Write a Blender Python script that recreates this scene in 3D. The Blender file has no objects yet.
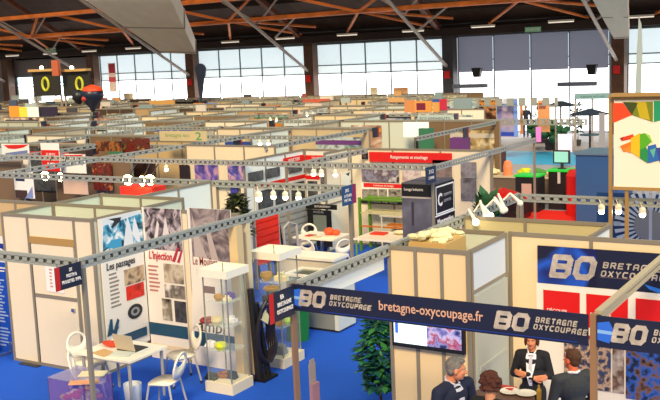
import bpy, bmesh, math, random
import numpy as np
from mathutils import Vector, Matrix, noise
from mathutils.bvhtree import BVHTree
C = bpy.context.scene.collection
rnd = random.Random(7)
# ------------------------------------------------------------------ camera geometry (photo measured)
F = 954.69; PITCH = .146502; ROLL = .042146; YAW = -.552415; CH = 4.75
def cam_axes():
    f = np.array([math.sin(YAW)*math.cos(PITCH), math.cos(YAW)*math.cos(PITCH), -math.sin(PITCH)])
    x = np.array([math.cos(YAW), -math.sin(YAW), 0.]); d = np.cross(f, x)
    return math.cos(ROLL)*x+math.sin(ROLL)*d, -math.sin(ROLL)*x+math.cos(ROLL)*d, f
CX, CD, CF = cam_axes()
def ray(u, v): return CX*(u-330)/F + CD*(v-200)/F + CF
def atz(u, v, z): r = ray(u, v); return tuple(np.array([0, 0, CH])+r*((z-CH)/r[2]))
def aty(u, v, y): r = ray(u, v); return tuple(np.array([0, 0, CH])+r*(y/r[1]))
def atx(u, v, x): r = ray(u, v); return tuple(np.array([0, 0, CH])+r*(x/r[0]))
cam = bpy.data.cameras.new('camera'); co = bpy.data.objects.new('camera', cam); C.objects.link(co)
cam.sensor_width = 36; cam.lens = 36*F/660; cam.clip_end = 400
m = Matrix.Identity(4)
for i in range(3): m[i][0] = CX[i]; m[i][1] = -CD[i]; m[i][2] = -CF[i]
co.matrix_world = Matrix.Translation((0, 0, CH)) @ m
bpy.context.scene.camera = co
# ------------------------------------------------------------------ materials
def lin(h):
    h = h.lstrip('#'); o = []
    for i in (0, 2, 4):
        c = int(h[i:i+2], 16)/255; o.append(c/12.92 if c <= .04045 else ((c+.055)/1.055)**2.4)
    return (*o, 1)
MATS = {}
def mat(hexc, rough=.6, metal=0., emit=0., noise_amt=0., scale=8., name=None, alpha=1., trans=0.):
    key = (hexc, rough, metal, emit, noise_amt, scale, alpha, trans)
    if key in MATS: return MATS[key]
    m = bpy.data.materials.new(name or 'surface_'+hexc.strip('#')); m.use_nodes = True
    nt = m.node_tree; b = nt.nodes['Principled BSDF']; c = lin(hexc)
    b.inputs['Base Color'].default_value = c; b.inputs['Roughness'].default_value = rough
    b.inputs['Metallic'].default_value = metal
    if trans: b.inputs['Transmission Weight'].default_value = trans
    if alpha < 1: b.inputs['Alpha'].default_value = alpha
    if emit: b.inputs['Emission Color'].default_value = c; b.inputs['Emission Strength'].default_value = emit
    if noise_amt:
        tc = nt.nodes.new('ShaderNodeTexCoord'); n = nt.nodes.new('ShaderNodeTexNoise'); n.inputs['Scale'].default_value = scale
        n.inputs['Detail'].default_value = 4
        nt.links.new(tc.outputs['Object'], n.inputs['Vector'])
        r = nt.nodes.new('ShaderNodeValToRGB'); nt.links.new(n.outputs['Fac'], r.inputs['Fac'])
        r.color_ramp.elements[0].position = .3; r.color_ramp.elements[1].position = .7
        r.color_ramp.elements[0].color = tuple(x*(1-noise_amt) for x in c[:3])+(1,)
        r.color_ramp.elements[1].color = tuple(min(1, x*(1+noise_amt)) for x in c[:3])+(1,)
        nt.links.new(r.outputs['Color'], b.inputs['Base Color'])
        if emit: nt.links.new(r.outputs['Color'], b.inputs['Emission Color'])
    MATS[key] = m; return m
def photo(cols, scale=3., detail=3., kind='noise', emit=0., dist=0.):
    """a printed picture: several colours broken up in procedural shapes"""
    key = (tuple(cols), scale, detail, kind, emit)
    if key in MATS: return MATS[key]
    m = bpy.data.materials.new('printed_picture'); m.use_nodes = True; nt = m.node_tree; b = nt.nodes['Principled BSDF']
    b.inputs['Roughness'].default_value = .45
    tc = nt.nodes.new('ShaderNodeTexCoord')
    if kind == 'noise':
        n = nt.nodes.new('ShaderNodeTexNoise'); n.inputs['Detail'].default_value = detail; n.inputs['Distortion'].default_value = dist; out = n.outputs['Fac']
    else:
        n = nt.nodes.new('ShaderNodeTexVoronoi'); out = n.outputs['Distance'] if kind == 'vor' else n.outputs['Color']
    n.inputs['Scale'].default_value = scale
    nt.links.new(tc.outputs['Object'], n.inputs['Vector'])
    r = nt.nodes.new('ShaderNodeValToRGB'); r.color_ramp.interpolation = 'CONSTANT' if kind == 'cell' else 'LINEAR'
    nt.links.new(out, r.inputs['Fac'])
    e = r.color_ramp.elements; k = len(cols); lo, hi = (.32, .68) if kind == 'noise' else (.0, .8)
    for i, c in enumerate(cols):
        p = lo+(hi-lo)*i/max(1, k-1)
        if i < 2: e[i].position = p; e[i].color = lin(c)
        else:
            q = e.new(p); q.color = lin(c)
    nt.links.new(r.outputs['Color'], b.inputs['Base Color'])
    if emit:
        nt.links.new(r.outputs['Color'], b.inputs['Emission Color']); b.inputs['Emission Strength'].default_value = emit
    MATS[key] = m; return m
ALU = mat('#8d8474', .5, .15, name='anodised_aluminium')
ALUG = mat('#a4a8a2', .5, .2, name='galvanised_beam')
CREAM = mat('#e9dcc2', .7, noise_amt=.02, scale=2, name='cream_laminate')
WHITE = mat('#f0eee6', .55, name='white_laminate')
PALE = mat('#cfd8c6', .7, name='green_lit_laminate')  # white laminate with the greenish light of the interiors put into its colour
TAN = mat('#cdb083', .7, name='tan_laminate')
WOODL = mat('#c9a878', .6, noise_amt=.12, scale=20, name='wood_laminate')
NAVY = mat('#141a3a', .45, name='navy_print'); BLACK = mat('#101012', .5, name='black'); DARK = mat('#26262b', .55, name='charcoal')
RED = mat('#d81610', .5, name='red_print'); REDC = mat('#ee2010', .85, name='red_carpet')
PLW = mat('#f4ecd8', .4, name='white_plastic'); CHROME = mat('#b0b4b8', .25, .9, name='chrome')
GLASS = mat('#dff0ee', .05, alpha=.07, name='clear_glass')
BLUEP = mat('#0f49b8', .5, name='blue_print'); TEAL = mat('#1d4a66', .5, name='teal_print')
INK = mat('#2a2a30', .6, name='ink'); SILV = mat('#cfc2b4', .35, .35, noise_amt=.25, scale=10, name='silver_lettering')
WTXT = mat('#ece6e0', .5, name='white_lettering')
BULB = mat('#fff0c8', .4, emit=14, name='lit_bulb'); BULBS = mat('#ffedc4', .4, emit=6, name='lit_tube')
# ------------------------------------------------------------------ mesh building
WL = {}
def wl(o): return WL.get(o.name, Vector((0, 0, 0))) if o else Vector((0, 0, 0))
class MB:
    def __init__(s): s.v = []; s.f = []; s.mi = []; s.k = 0
    def add(s, vs, fs):
        n = len(s.v); s.v += [tuple(map(float, p)) for p in vs]; s.f += [tuple(n+i for i in f) for f in fs]; s.mi += [s.k]*len(fs); return s
    def box(s, x0, x1, y0, y1, z0, z1):
        x0, x1 = sorted((x0, x1)); y0, y1 = sorted((y0, y1)); z0, z1 = sorted((z0, z1))
        return s.add([(x0, y0, z0), (x1, y0, z0), (x1, y1, z0), (x0, y1, z0), (x0, y0, z1), (x1, y0, z1), (x1, y1, z1), (x0, y1, z1)],
                     [(0, 3, 2, 1), (4, 5, 6, 7), (0, 1, 5, 4), (1, 2, 6, 5), (2, 3, 7, 6), (3, 0, 4, 7)])
    def abox(s, ax, a0, a1, c0, c1, z0, z1):
        return s.box(a0, a1, c0, c1, z0, z1) if ax == 'A' else s.box(c0, c1, a0, a1, z0, z1)
    def tube(s, p0, p1, r0, r1=None, n=8):
        r1 = r0 if r1 is None else r1; p0 = Vector(p0); p1 = Vector(p1); d = (p1-p0)
        if d.length < 1e-6: return s
        d.normalize(); a = d.orthogonal().normalized(); b = d.cross(a); vs = []
        for p, r in ((p0, r0), (p1, r1)):
            for i in range(n): t = 2*math.pi*i/n; vs.append(p+a*r*math.cos(t)+b*r*math.sin(t))
        fs = [(i, (i+1) % n, n+(i+1) % n, n+i) for i in range(n)]+[tuple(range(n-1, -1, -1)), tuple(range(n, 2*n))]
        return s.add(vs, fs)
    def path(s, pts, r, n=8, closed=False):
        pts = [Vector(p) for p in pts]; N = len(pts); vs = []; prev = None
        for i, p in enumerate(pts):
            q0 = pts[(i-1) % N] if (closed or i) else p; q1 = pts[(i+1) % N] if (closed or i < N-1) else p
            d = (q1-q0).normalized(); a = d.orthogonal().normalized() if prev is None else (prev-d*prev.dot(d)).normalized()
            prev = a; b = d.cross(a); rr = r[i] if isinstance(r, (list, tuple)) else r
            for k in range(n): t = 2*math.pi*k/n; vs.append(p+a*rr*math.cos(t)+b*rr*math.sin(t))
        fs = []
        for i in range(N if closed else N-1):
            j = (i+1) % N
            for k in range(n): fs.append((i*n+k, i*n+(k+1) % n, j*n+(k+1) % n, j*n+k))
        if not closed: fs += [tuple(range(n-1, -1, -1)), tuple(range((N-1)*n, N*n))]
        return s.add(vs, fs)
    def lathe(s, c, prof, n=16):
        vs = []; c = Vector(c)
        for r, z in prof:
            for k in range(n): t = 2*math.pi*k/n; vs.append(c+Vector((r*math.cos(t), r*math.sin(t), z)))
        fs = []
        for i in range(len(prof)-1):
            for k in range(n): fs.append((i*n+k, i*n+(k+1) % n, (i+1)*n+(k+1) % n, (i+1)*n+k))
        fs += [tuple(range(n-1, -1, -1)), tuple(range((len(prof)-1)*n, len(prof)*n))]
        return s.add(vs, fs)
    def ball(s, c, rx, ry=None, rz=None, n=12, m=8):
        ry = rx if ry is None else ry; rz = rx if rz is None else rz; c = Vector(c); vs = []
        for j in range(1, m):
            ph = math.pi*j/m
            for k in range(n): t = 2*math.pi*k/n; vs.append(c+Vector((rx*math.sin(ph)*math.cos(t), ry*math.sin(ph)*math.sin(t), rz*math.cos(ph))))
        top = len(vs); vs += [c+Vector((0, 0, rz)), c-Vector((0, 0, rz))]; fs = []
        for j in range(m-2):
            for k in range(n): fs.append((j*n+k, (j+1)*n+k, (j+1)*n+(k+1) % n, j*n+(k+1) % n))
        for k in range(n): fs.append((top, k, (k+1) % n)); fs.append((top+1, (m-2)*n+(k+1) % n, (m-2)*n+k))
        return s.add(vs, fs)
    def prism(s, ring0, ring1):
        n = len(ring0)
        return s.add(list(ring0)+list(ring1), [tuple(range(n-1, -1, -1)), tuple(range(n, 2*n))]+[(i, (i+1) % n, n+(i+1) % n, n+i) for i in range(n)])
    def flat(s, ax, pts, c, th):      # polygon (a,z) on a plane, th thick towards the viewer side
        e = lambda a, z, cc: (a, cc, z) if ax == 'A' else (cc, a, z)
        d = -th if ax == 'A' else th
        return s.prism([e(a, z, c) for a, z in pts], [e(a, z, c+d) for a, z in pts])
    def build(s, name, mt, parent=None, smooth=False):
        me = bpy.data.meshes.new(name); o_ = wl(parent)
        me.from_pydata([(x-o_.x, y-o_.y, z-o_.z) for x, y, z in s.v], [], s.f)
        ms = mt if isinstance(mt, (list, tuple)) else [mt]
        for q in ms: me.materials.append(q)
        if len(ms) > 1: me.polygons.foreach_set('material_index', s.mi)
        bm = bmesh.new(); bm.from_mesh(me); bmesh.ops.recalc_face_normals(bm, faces=bm.faces); bm.to_mesh(me); bm.free()
        if smooth: me.polygons.foreach_set('use_smooth', [True]*len(me.polygons))
        o = bpy.data.objects.new(name, me); C.objects.link(o)
        if parent: o.parent = parent; WL[o.name] = o_
        return o
def box(*a): return MB().box(*a)
def tag(o, label=None, cat=None, group=None, kind=None):
    if label: o['label'] = label
    if cat: o['category'] = cat
    if group: o['group'] = group
    if kind: o['kind'] = kind
    return o
def T(name, label, cat, loc=(0, 0, 0), group=None, rz=0):
    o = bpy.data.objects.new(name, None); C.objects.link(o); o.location = loc; o.rotation_euler = (0, 0, rz); o.empty_display_size = .1
    WL[o.name] = Vector(loc); return tag(o, label, cat, group)
def proto(name, label, cat, group=None):
    o = T(name, label, cat, (0, 0, 0), group); return o
def copy_tree(o, parent=None, label=None, group=None):
    c = o.copy(); C.objects.link(c)
    if parent: c.parent = parent
    for ch in list(o.children): copy_tree(ch, c)
    if label: c['label'] = label
    if group: c['group'] = group
    return c
def place(o, loc, rz=0, label=None, group=None, s=1):
    o.location = loc; o.rotation_euler = (0, 0, rz); o.scale = (s, s, s)
    if label: o['label'] = label
    if group: o['group'] = group
    return o
def text(s, ax, c, a0, a1, z0, z1, mt, parent, name='lettering', shear=0., th=.004, bold=0., lab=None):
    cu = bpy.data.curves.new('lettering', 'FONT'); cu.body = s; cu.extrude = .01; cu.align_x = 'LEFT'; cu.shear = shear; cu.offset = bold
    cu.resolution_u = 2
    t = bpy.data.objects.new('lettering', cu); C.objects.link(t); bpy.context.view_layer.update()
    dg = bpy.context.evaluated_depsgraph_get(); me = bpy.data.meshes.new_from_object(t.evaluated_get(dg))
    bpy.data.objects.remove(t)
    vs = np.array([v.co[:] for v in me.vertices]); lo = vs.min(0); hi = vs.max(0); o_ = wl(parent)
    for v in me.vertices:
        a = a0+(v.co.x-lo[0])/(hi[0]-lo[0])*(a1-a0); z = z0+(v.co.y-lo[1])/(hi[1]-lo[1])*(z1-z0)
        w = (v.co.z-lo[2])/(hi[2]-lo[2])*th
        p = Vector((a, c-w, z)) if ax == 'A' else Vector((c+w, a, z))
        v.co = p-o_
    me.materials.clear(); me.materials.append(mt)
    me.polygons.foreach_set('material_index', [0]*len(me.polygons))
    o = bpy.data.objects.new(name, me); C.objects.link(o); o.parent = parent
    if lab: o['label'] = lab
    return o
class Board:
    """a flat printed board on plane y=c (A, seen from -y) or x=c (B, seen from +x); pieces given in photo pixels on that plane"""
    def __init__(s, name, label, cat, ax, c, px=None, abs_=None, mt=WHITE, th=.02, group=None, part='board'):
        s.ax = ax; s.c = c; a0, a1, z0, z1 = s.R(*px) if px else abs_
        s.b = (a0, a1, z0, z1); sg = -1 if ax == 'A' else 1
        loc = ((a0+a1)/2, c, z0) if ax == 'A' else (c, (a0+a1)/2, z0)
        s.o = T(name, label, cat, loc, group); s.sg = sg; s.n = 0
        MB().abox(ax, a0, a1, c, c+sg*th, z0, z1).build(part, mt, s.o); s.f = c+sg*th
    def pt(s, u, v):
        p = aty(u, v, s.c) if s.ax == 'A' else atx(u, v, s.c); return (p[0] if s.ax == 'A' else p[1], p[2])
    def R(s, u0, v0, u1, v1):
        p = s.pt(u0, v0); q = s.pt(u1, v1); r = s.pt(u0, v1); t = s.pt(u1, v0)
        return ((p[0]+r[0])/2, (q[0]+t[0])/2, (q[1]+r[1])/2, (p[1]+t[1])/2)
    def rect(s, px, mt, name='printed_panel', abs_=None, th=.003):
        a0, a1, z0, z1 = abs_ if abs_ else s.R(*px)
        A0, A1, Z0, Z1 = s.b; a0 = max(a0, A0); a1 = min(a1, A1); z0 = max(z0, Z0); z1 = min(z1, Z1)
        if a1 <= a0 or z1 <= z0: return None
        s.n += 1; e = s.sg*.0006*s.n
        return MB().abox(s.ax, a0, a1, s.f+e, s.f+e+s.sg*th, z0, z1).build(name, mt, s.o)
    def text(s, st, px, mt=INK, abs_=None, **k):
        a0, a1, z0, z1 = abs_ if abs_ else s.R(*px); s.n += 1
        return text(st, s.ax, s.f+s.sg*(.002+.0006*s.n), a0, a1, z0, z1, mt, s.o, **k)
    def poly(s, pts, mt, name='printed_shape', th=.003, abs_=False):
        s.n += 1; q = pts if abs_ else [s.pt(*p) for p in pts]
        return MB().flat(s.ax, q, s.f+s.sg*.0006*s.n, th).build(name, mt, s.o)
    def lines(s, px, n, mt=mat('#77706a', .6), name='text_block', ww=None):
        a0, a1, z0, z1 = s.R(*px); m_ = MB(); h = (z1-z0)/n
        for i in range(n):
            w = (a1-a0)*(.65+.35*rnd.random()); z = z1-h*(i+.5)
            m_.abox(s.ax, a0, a0+w, s.f, s.f+s.sg*.004, z-h*.22, z+h*.22)
        return m_.build(name, mt, s.o)
GL = {'B': [[(0,0),(0,1),(.85,1),(1,.85),(1,.62),(.88,.5),(0,.5)],[(.88,.5),(1,.38),(1,.15),(.85,0),(0,0)]], 'O': [[(.2,0),(.8,0),(1,.2),(1,.8),(.8,1),(.2,1),(0,.8),(0,.2),(.2,0)]],
 'R': [[(0,0),(0,1),(.85,1),(1,.85),(1,.6),(.85,.48),(0,.48)],[(.6,.48),(1,0)]], 'E': [[(1,1),(0,1),(0,0),(1,0)],[(0,.5),(.85,.5)]], 'T': [[(0,1),(1,1)],[(.5,1),(.5,0)]], 'A': [[(0,0),(0,.8),(.2,1),(.8,1),(1,.8),(1,0)],[(0,.42),(1,.42)]],
 'G': [[(1,1),(.2,1),(0,.8),(0,.2),(.2,0),(1,0),(1,.48),(.55,.48)]], 'N': [[(0,0),(0,1),(.8,1),(1,.8),(1,0)]], 'X': [[(0,0),(1,1)],[(0,1),(1,0)]], 'Y': [[(0,1),(.5,.5),(1,1)],[(.5,.5),(.5,0)]], 'C': [[(1,1),(.2,1),(0,.8),(0,.2),(.2,0),(1,0)]],
 'U': [[(0,1),(0,.2),(.2,0),(1,0),(1,1)]], 'P': [[(0,0),(0,1),(.85,1),(1,.85),(1,.6),(.85,.48),(0,.48)]]}
def strokes(q, s, a0, a1, z0, z1, th, mt, name='lettering', slant=.2, gap=.35):
    """squared, chamfered capitals drawn with thick strokes"""
    n = len(s); H_ = z1-z0; W = (a1-a0-slant*H_)/(n+gap*(n-1)); t = th*H_; b = MB(); q.n += 1; c = q.f+q.sg*.0006*q.n
    k_ = 0
    for i, ch_ in enumerate(s):
        ox = a0+i*W*(1+gap)
        for pl_ in GL[ch_]:
            P = [Vector((x*(W-t)+t/2, y*(H_-t)+t/2)) for x, y in pl_]
            for u_, v_ in zip(P[:-1], P[1:]):
                d = (v_-u_).normalized()*t/2; m_ = Vector((-d.y, d.x)); pts = [u_-d*.6-m_, v_+d*.6-m_, v_+d*.6+m_, u_-d*.6+m_]
                b.flat(q.ax, [(ox+p_.x+slant*p_.y, z0+p_.y) for p_ in pts], c, .003+.0004*k_); k_ += 1
    return b.build(name, mt, q.o)
# ------------------------------------------------------------------ partition walls and beams
def wall(ax, c, a0, a1, label, mt=CREAM, posts=None, top=2.5, bot=0., mid=None, group=None, cat='partition wall', door=None):
    a0, a1 = sorted((a0, a1)); sg = -1 if ax == 'A' else 1
    loc = ((a0+a1)/2, c, bot) if ax == 'A' else (c, (a0+a1)/2, bot)
    o = T('partition_wall', label, cat, loc, group)
    if posts is None:
        k = max(1, round((a1-a0)/1.0)); posts = [a0+(a1-a0)*i/k for i in range(k+1)]
    for p in posts: MB().abox(ax, p-.022, p+.022, c-.022, c+.022, bot, top).build('post', ALU, o)
    MB().abox(ax, a0+.022, a1-.022, c-.018, c+.018, top-.05, top-.002).build('top_rail', ALU, o)
    MB().abox(ax, a0+.022, a1-.022, c-.018, c+.018, bot, bot+.05).build('bottom_rail', ALU, o)
    for i in range(len(posts)-1):
        if door == i:
            d = MB().abox(ax, posts[i]+.05, posts[i+1]-.05, c-.02, c+.01, .06, 2.03).build('door', mt, o)
            MB().abox(ax, posts[i]+.022, posts[i+1]-.022, c-.024, c+.014, 2.04, 2.15).build('door_lintel', mat('#b08a50', .6), o)
            MB().abox(ax, posts[i]+.05, posts[i+1]-.05, c-.028, c-.018, 1.16, 1.22).build('cross_bar', ALU, d)
            MB().abox(ax, posts[i+1]-.16, posts[i+1]-.1, c-.06, c-.018, 1.0, 1.05).build('door_handle', CHROME, d)
            MB().abox(ax, posts[i]+.022, posts[i+1]-.022, c-.006, c+.006, 2.13, top-.05).build('panel', mt, o)
        else: MB().abox(ax, posts[i]+.022, posts[i+1]-.022, c-.006, c+.006, bot+.05, top-.05).build('panel', mt, o)
        if mid: MB().abox(ax, posts[i]+.022, posts[i+1]-.022, c-.02, c+.02, mid-.02, mid+.02).build('middle_rail', ALU, o)
    return o
def beam(ax, c, a0, a1, label, top=2.5, h=.125, sp=.14, group=None, posts=(), mt=ALUG, name='perforated_beam'):
    a0, a1 = sorted((a0, a1)); d = .03
    loc = ((a0+a1)/2, c, top-h) if ax == 'A' else (c, (a0+a1)/2, top-h)
    o = T('fascia_beam', label, 'beam', loc, group); b = MB(); z0 = top-h
    b.abox(ax, a0, a1, c-d, c+d, top-.035, top).abox(ax, a0, a1, c-d, c+d, z0, z0+.035)
    n = max(1, int((a1-a0)/sp)); s = (a1-a0)/n
    for i in range(n+1):
        x = a0+i*s; w = s*.27
        for q in (-1, 1): b.abox(ax, max(a0, x-w), min(a1, x+w), c+q*d-.004*(q > 0), c+q*d+.004*(q < 0), z0+.03, top-.03)
    b.build(name, mt, o)
    for p in posts: MB().abox(ax, p-.025, p+.025, c-.025, c+.025, 0, top-.001).build('post', ALU, o)
    return o
# ------------------------------------------------------------------ the hall shell
def struct(name, b, mt, smooth=False): o = b.build(name, mt, None, smooth); o['kind'] = 'structure'; return o
struct('floor', box(-95, 12, -4, 54.6, -.2, 0), mat('#8d8f96', .6, noise_amt=.06, scale=1.5, name='concrete_floor'))
# carpets (part of the ground)
def carpet(i, x0, x1, y0, y1, z, m_): struct('trim_%d' % i, box(x0, x1, y0, y1, 0, z), m_)
BLUEC = mat('#0052c8', .95, noise_amt=.10, scale=60, name='blue_carpet')
carpet(1, -24, .5, 4, 26.4, .006, BLUEC)
carpet(2, -10.9, -5.2, 26.45, 30.2, .008, mat('#7d7f86', .95, noise_amt=.05, scale=30, name='grey_carpet'))
WY = 54.
cols = [-63.4, -53.8, -44.1, -34.1, -24.2, -14.1, -4.]
colm = mat('#5a3a26', .6, noise_amt=.2, scale=3, name='brown_column')
for i, x in enumerate(cols):
    struct('trim_%d' % (10+i), box(x-.2, x+.5, WY-.9, WY-.25, 0, 6.2), colm if i != 4 else mat('#3a3a40', .6))
    if i in (2, 3, 4, 5): tag(box(x-.05, x+.3, WY-1.02, WY-.9, 3.3, 3.75).build('fire_alarm_box', RED), 'small red box on the hall column %s' % ('', '', 'at the foot of the wide duct', 'standing between the two middle window groups', 'left of the roller blinds', 'under the right hand duct')[i], 'alarm box')
GP = mat('#d3e2e8', .4, emit=.95, name='hazy_daylit_glass'); GW = mat('#ffffff', .4, emit=3.2, name='bright_daylit_glass'); GB = mat('#8b90a4', .8, emit=.32, name='grey_roller_blind')  # the blind's light tone is put in as a faint glow
FRM = mat('#7f8c94', .5, name='window_frame_metal')
wn = 1
def windows(x0, x1, n, blind=False, high=5.75, low=0.9):
    global wn
    w = (x1-x0)/n
    f = MB(); f.box(x0, x1, WY-.06, WY+.06, high-.08, high)
    for i in range(n+1): f.box(x0+i*w-.04, x0+i*w+.04, WY-.06, WY+.06, low, high)
    for z in (4.34, 3.8): f.box(x0, x1, WY-.055, WY+.055, z-.035, z+.035)
    o = struct('window_%d' % wn, f, FRM); wn += 1
    b = MB().box(x0, x1, WY, WY+.02, 4.34, high-.05); p = b.build('upper_pane', GP, o)
    MB().box(x0, x1, WY, WY+.02, 3.8, 4.34).build('middle_pane', mat('#e6f2f4', .4, emit=.85), o)
    MB().box(x0, x1, WY, WY+.02, low, 3.8).build('lower_pane', GW, o)
    if blind:
        for i in range(n): MB().box(x0+i*w+.06, x0+i*w+w-.06, WY-.12, WY-.1, 3.62, high-.02).build('roller_blind', GB, o)
windows(-53.4, -44.6, 5); windows(-43.8, -34.6, 5); windows(-33.8, -24.7, 5); windows(-23.7, -14.6, 4, True, 5.75, .1); windows(-13.6, -4.3, 4, False, 5.75, .1)
windows(-62.8, -54.2, 4, False, 3.6, .9)
struct('wall_back', MB().box(-95, -63, WY, WY+.3, 0, 6.5).box(-63, -54, WY+.1, WY+.3, 3.6, 6.5).box(-63, 12, WY+.1, WY+.3, 5.7, 6.5).box(-63, -23.7, WY+.1, WY+.3, 0, .9).box(-4, 12, WY, WY+.3, 0, 6.5), mat('#7c7678', .8))
struct('wall_left', box(-95.3, -95, 5, 54, 0, 6.5), mat('#6a5a4c', .8))
# roof : rises from the window wall towards the hall
ROOF = mat('#52403a', .85, noise_amt=.2, scale=1.5, name='dark_timber_roof')
def rz(y): return 6.35+(WY-y)*.5
b = MB()
b.prism([(-95, WY+.4, rz(WY+.4)), (12, WY+.4, rz(WY+.4)), (12, WY+.4, rz(WY+.4)+.3), (-95, WY+.4, rz(WY+.4)+.3)], [(-95, 38, rz(38)), (12, 38, rz(38)), (12, 38, rz(38)+.3), (-95, 38, rz(38)+.3)])
struct('ceiling', b, ROOF)
PUR = mat('#2a1d19', .8, name='dark_purlin'); ORG = mat('#d8742c', .6, noise_amt=.25, scale=1.2, name='orange_lit_timber'); GRY = mat('#a89c94', .5, name='grey_steel')  # orange light on the trusses is put into the timber colour
BRN = mat('#6b3a22', .65, noise_amt=.2, scale=2, name='brown_timber')
def off(p, d): return (p[0], p[1], p[2]+d)
for i, y in enumerate((53.4, 51.6, 49.6, 46.6, 43.5)): struct('trim_%d' % (30+i), box(-95, 12, y-.09, y+.09, rz(y)-.32, rz(y)-.02), PUR)
b = MB().box(-95, 12, 52.6, 53.9, 5.82, 6.28); struct('trim_29', b, mat('#2b1c17', .8))
# lattice of timber trusses
apex = [(-62.6, 47.7, 7.2), (-53.7, 47.7, 7.2), (-45., 47.7, 7.2), (-36.2, 47.7, 7.3), (-27., 47.7, 7.33), (-17.5, 47.7, 7.33), (-8.2, 47.7, 7.33)]
struct('trim_40', MB().path([(-72, 47.7, 7.2), (-45, 47.7, 7.22), (-27, 47.7, 7.34), (4, 47.7, 7.34)], .14, 6), ORG)
struct('trim_41', MB().path([(-72, 45.2, 8.35), (4, 45.2, 8.5)], .14, 6), ORG)
n = 42
for i, a in enumerate(apex):
    b = MB(); 
    for dx in (-4.6, 2.6): b.tube(a, (a[0]+dx*.8, 52.7, 6.4), .085, n=6)
    b.tube(off(a, .05), (a[0]+4.4, 50.8, 6.75), .08, n=6)
    for dx in (-3.6, 3.6): b.tube(a, (a[0]+dx, 45.2, 8.4), .09, n=6)
    struct('trim_%d' % n, b, ORG); n += 1
for i, x in enumerate(cols[:-1]):
    b = MB().tube((x+.1, WY-.95, 4.05), (x+.1, WY-13, 10.1), .1, n=6)
    b.tube((x, 47.9, 7.05), (x+1.7, 47.7, 8.5), .06, n=6).tube((x, 47.9, 7.05), (x-1.9, 46.4, 8.6), .06, n=6).tube((x, 49.6, 6.2), (x+2.4, 48.6, 7.4), .06, n=6)
    struct('trim_%d' % n, b, GRY); n += 1
    b = MB().tube((x-.2, WY-.7, 6.0), (x-.2, WY-14, 12.9), .22, n=4)
    struct('trim_%d' % n, b, BRN); n += 1
# two pale air ducts dropping to the columns
DUCT = mat('#f0e8dc', .6, noise_amt=.06, scale=1, name='painted_duct')
def duct(label, far, near):
    o = T('air_duct', label, 'duct', far[0]); r0 = [Vector(p) for p in far]; r1 = [Vector(p) for p in near]
    MB().prism(r0, r1).build('duct_body', DUCT, o)
    for t in (.02, .5):
        q = [a.lerp(b_, t) for a, b_ in zip(r0, r1)]; c_ = sum(q, Vector())/4; q2 = [a.lerp(b_, t+.02) for a, b_ in zip(r0, r1)]; c2 = sum(q2, Vector())/4
        MB().prism([c_+(p-c_)*1.03 for p in q], [c2+(p-c2)*1.03 for p in q2]).build('flange', GRY, o)
def quad(l, r, y, h): return [(l[0], y, l[2]), (r[0], y, r[2]), (r[0], y+.1, r[2]+h), (l[0], y+.1, l[2]+h)]
duct('wide pale grey duct slanting down on the left above the windows', quad(aty(162, 53, 46.5), aty(196, 54, 46.5), 46.5, .75), quad(aty(85, 0, 40.5), aty(171, 0, 40.5), 40.5, 1.4))
duct('pale grey duct slanting down onto the right hand brown column', quad(aty(614, 39, 47.), aty(629, 38, 47.), 47., .6), quad(aty(590, -5, 43.), aty(627, -5, 43.), 43., 1.))
# strip lights hung along a cable
o = tag(MB().path([aty(u, v-3.2, 52.2) for u, v in ((-10, 58), (133, 47), (285, 37), (413, 30), (561, 20), (670, 13))], .03, 5).build('cable_rail', DARK), 'dark cable rail strung across the hall under the roof carrying strip lights', 'cable')
pl = None
for i, u in enumerate((12, 50, 89, 133, 182, 230, 285, 347, 413, 483, 561, 640)):
    v = np.interp(u, [0, 12, 50, 133, 285, 413, 561, 660], [56, 55, 53, 47.5, 37.5, 30, 20.5, 14.5]); p = Vector(aty(u, v, 52.2)) - Vector((0, 0, .06))
    if pl is None:
        pl = proto('strip_light', '', 'light', 'strip lights under the roof')
        MB().box(-.72, .72, -.07, .07, 0, .1).build('housing', mat('#cfc8bb', .5), pl)
        MB().box(-.7, .7, -.05, .05, -.05, 0).build('lamp_tube', mat('#f4e8d4', .5, emit=.9), pl); s_ = pl
    else: s_ = copy_tree(pl)
    place(s_, p, 0, 'white strip light under the roof, %s' % ('leftmost', 'second from the left', 'third from the left, beside the dark column', 'fourth from left, before the wide duct', 'at the foot of the wide duct', 'just right of the wide duct', 'sixth from the right', 'fifth from the right', 'fourth from the right', 'third from the right', 'just right of the green exit sign', 'rightmost')[i])
for (u0, v0, u1, v1, lb) in ((525, 27, 541, 32, 'small green exit sign below the roof edge right of the dark column'), (46, 48, 56, 52, 'small green exit sign below the roof edge at far left')):
    q = Board('exit_sign', lb, 'sign', 'A', 52.5, (u0, v0, u1, v1), mt=mat('#6f9a78', .5, emit=.3)); a0, a1, z0, z1 = q.b
    q.text('SORTIE', None, WTXT, abs_=(a0+.08, a1-.08, z0+.08, z1-.08))
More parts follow.
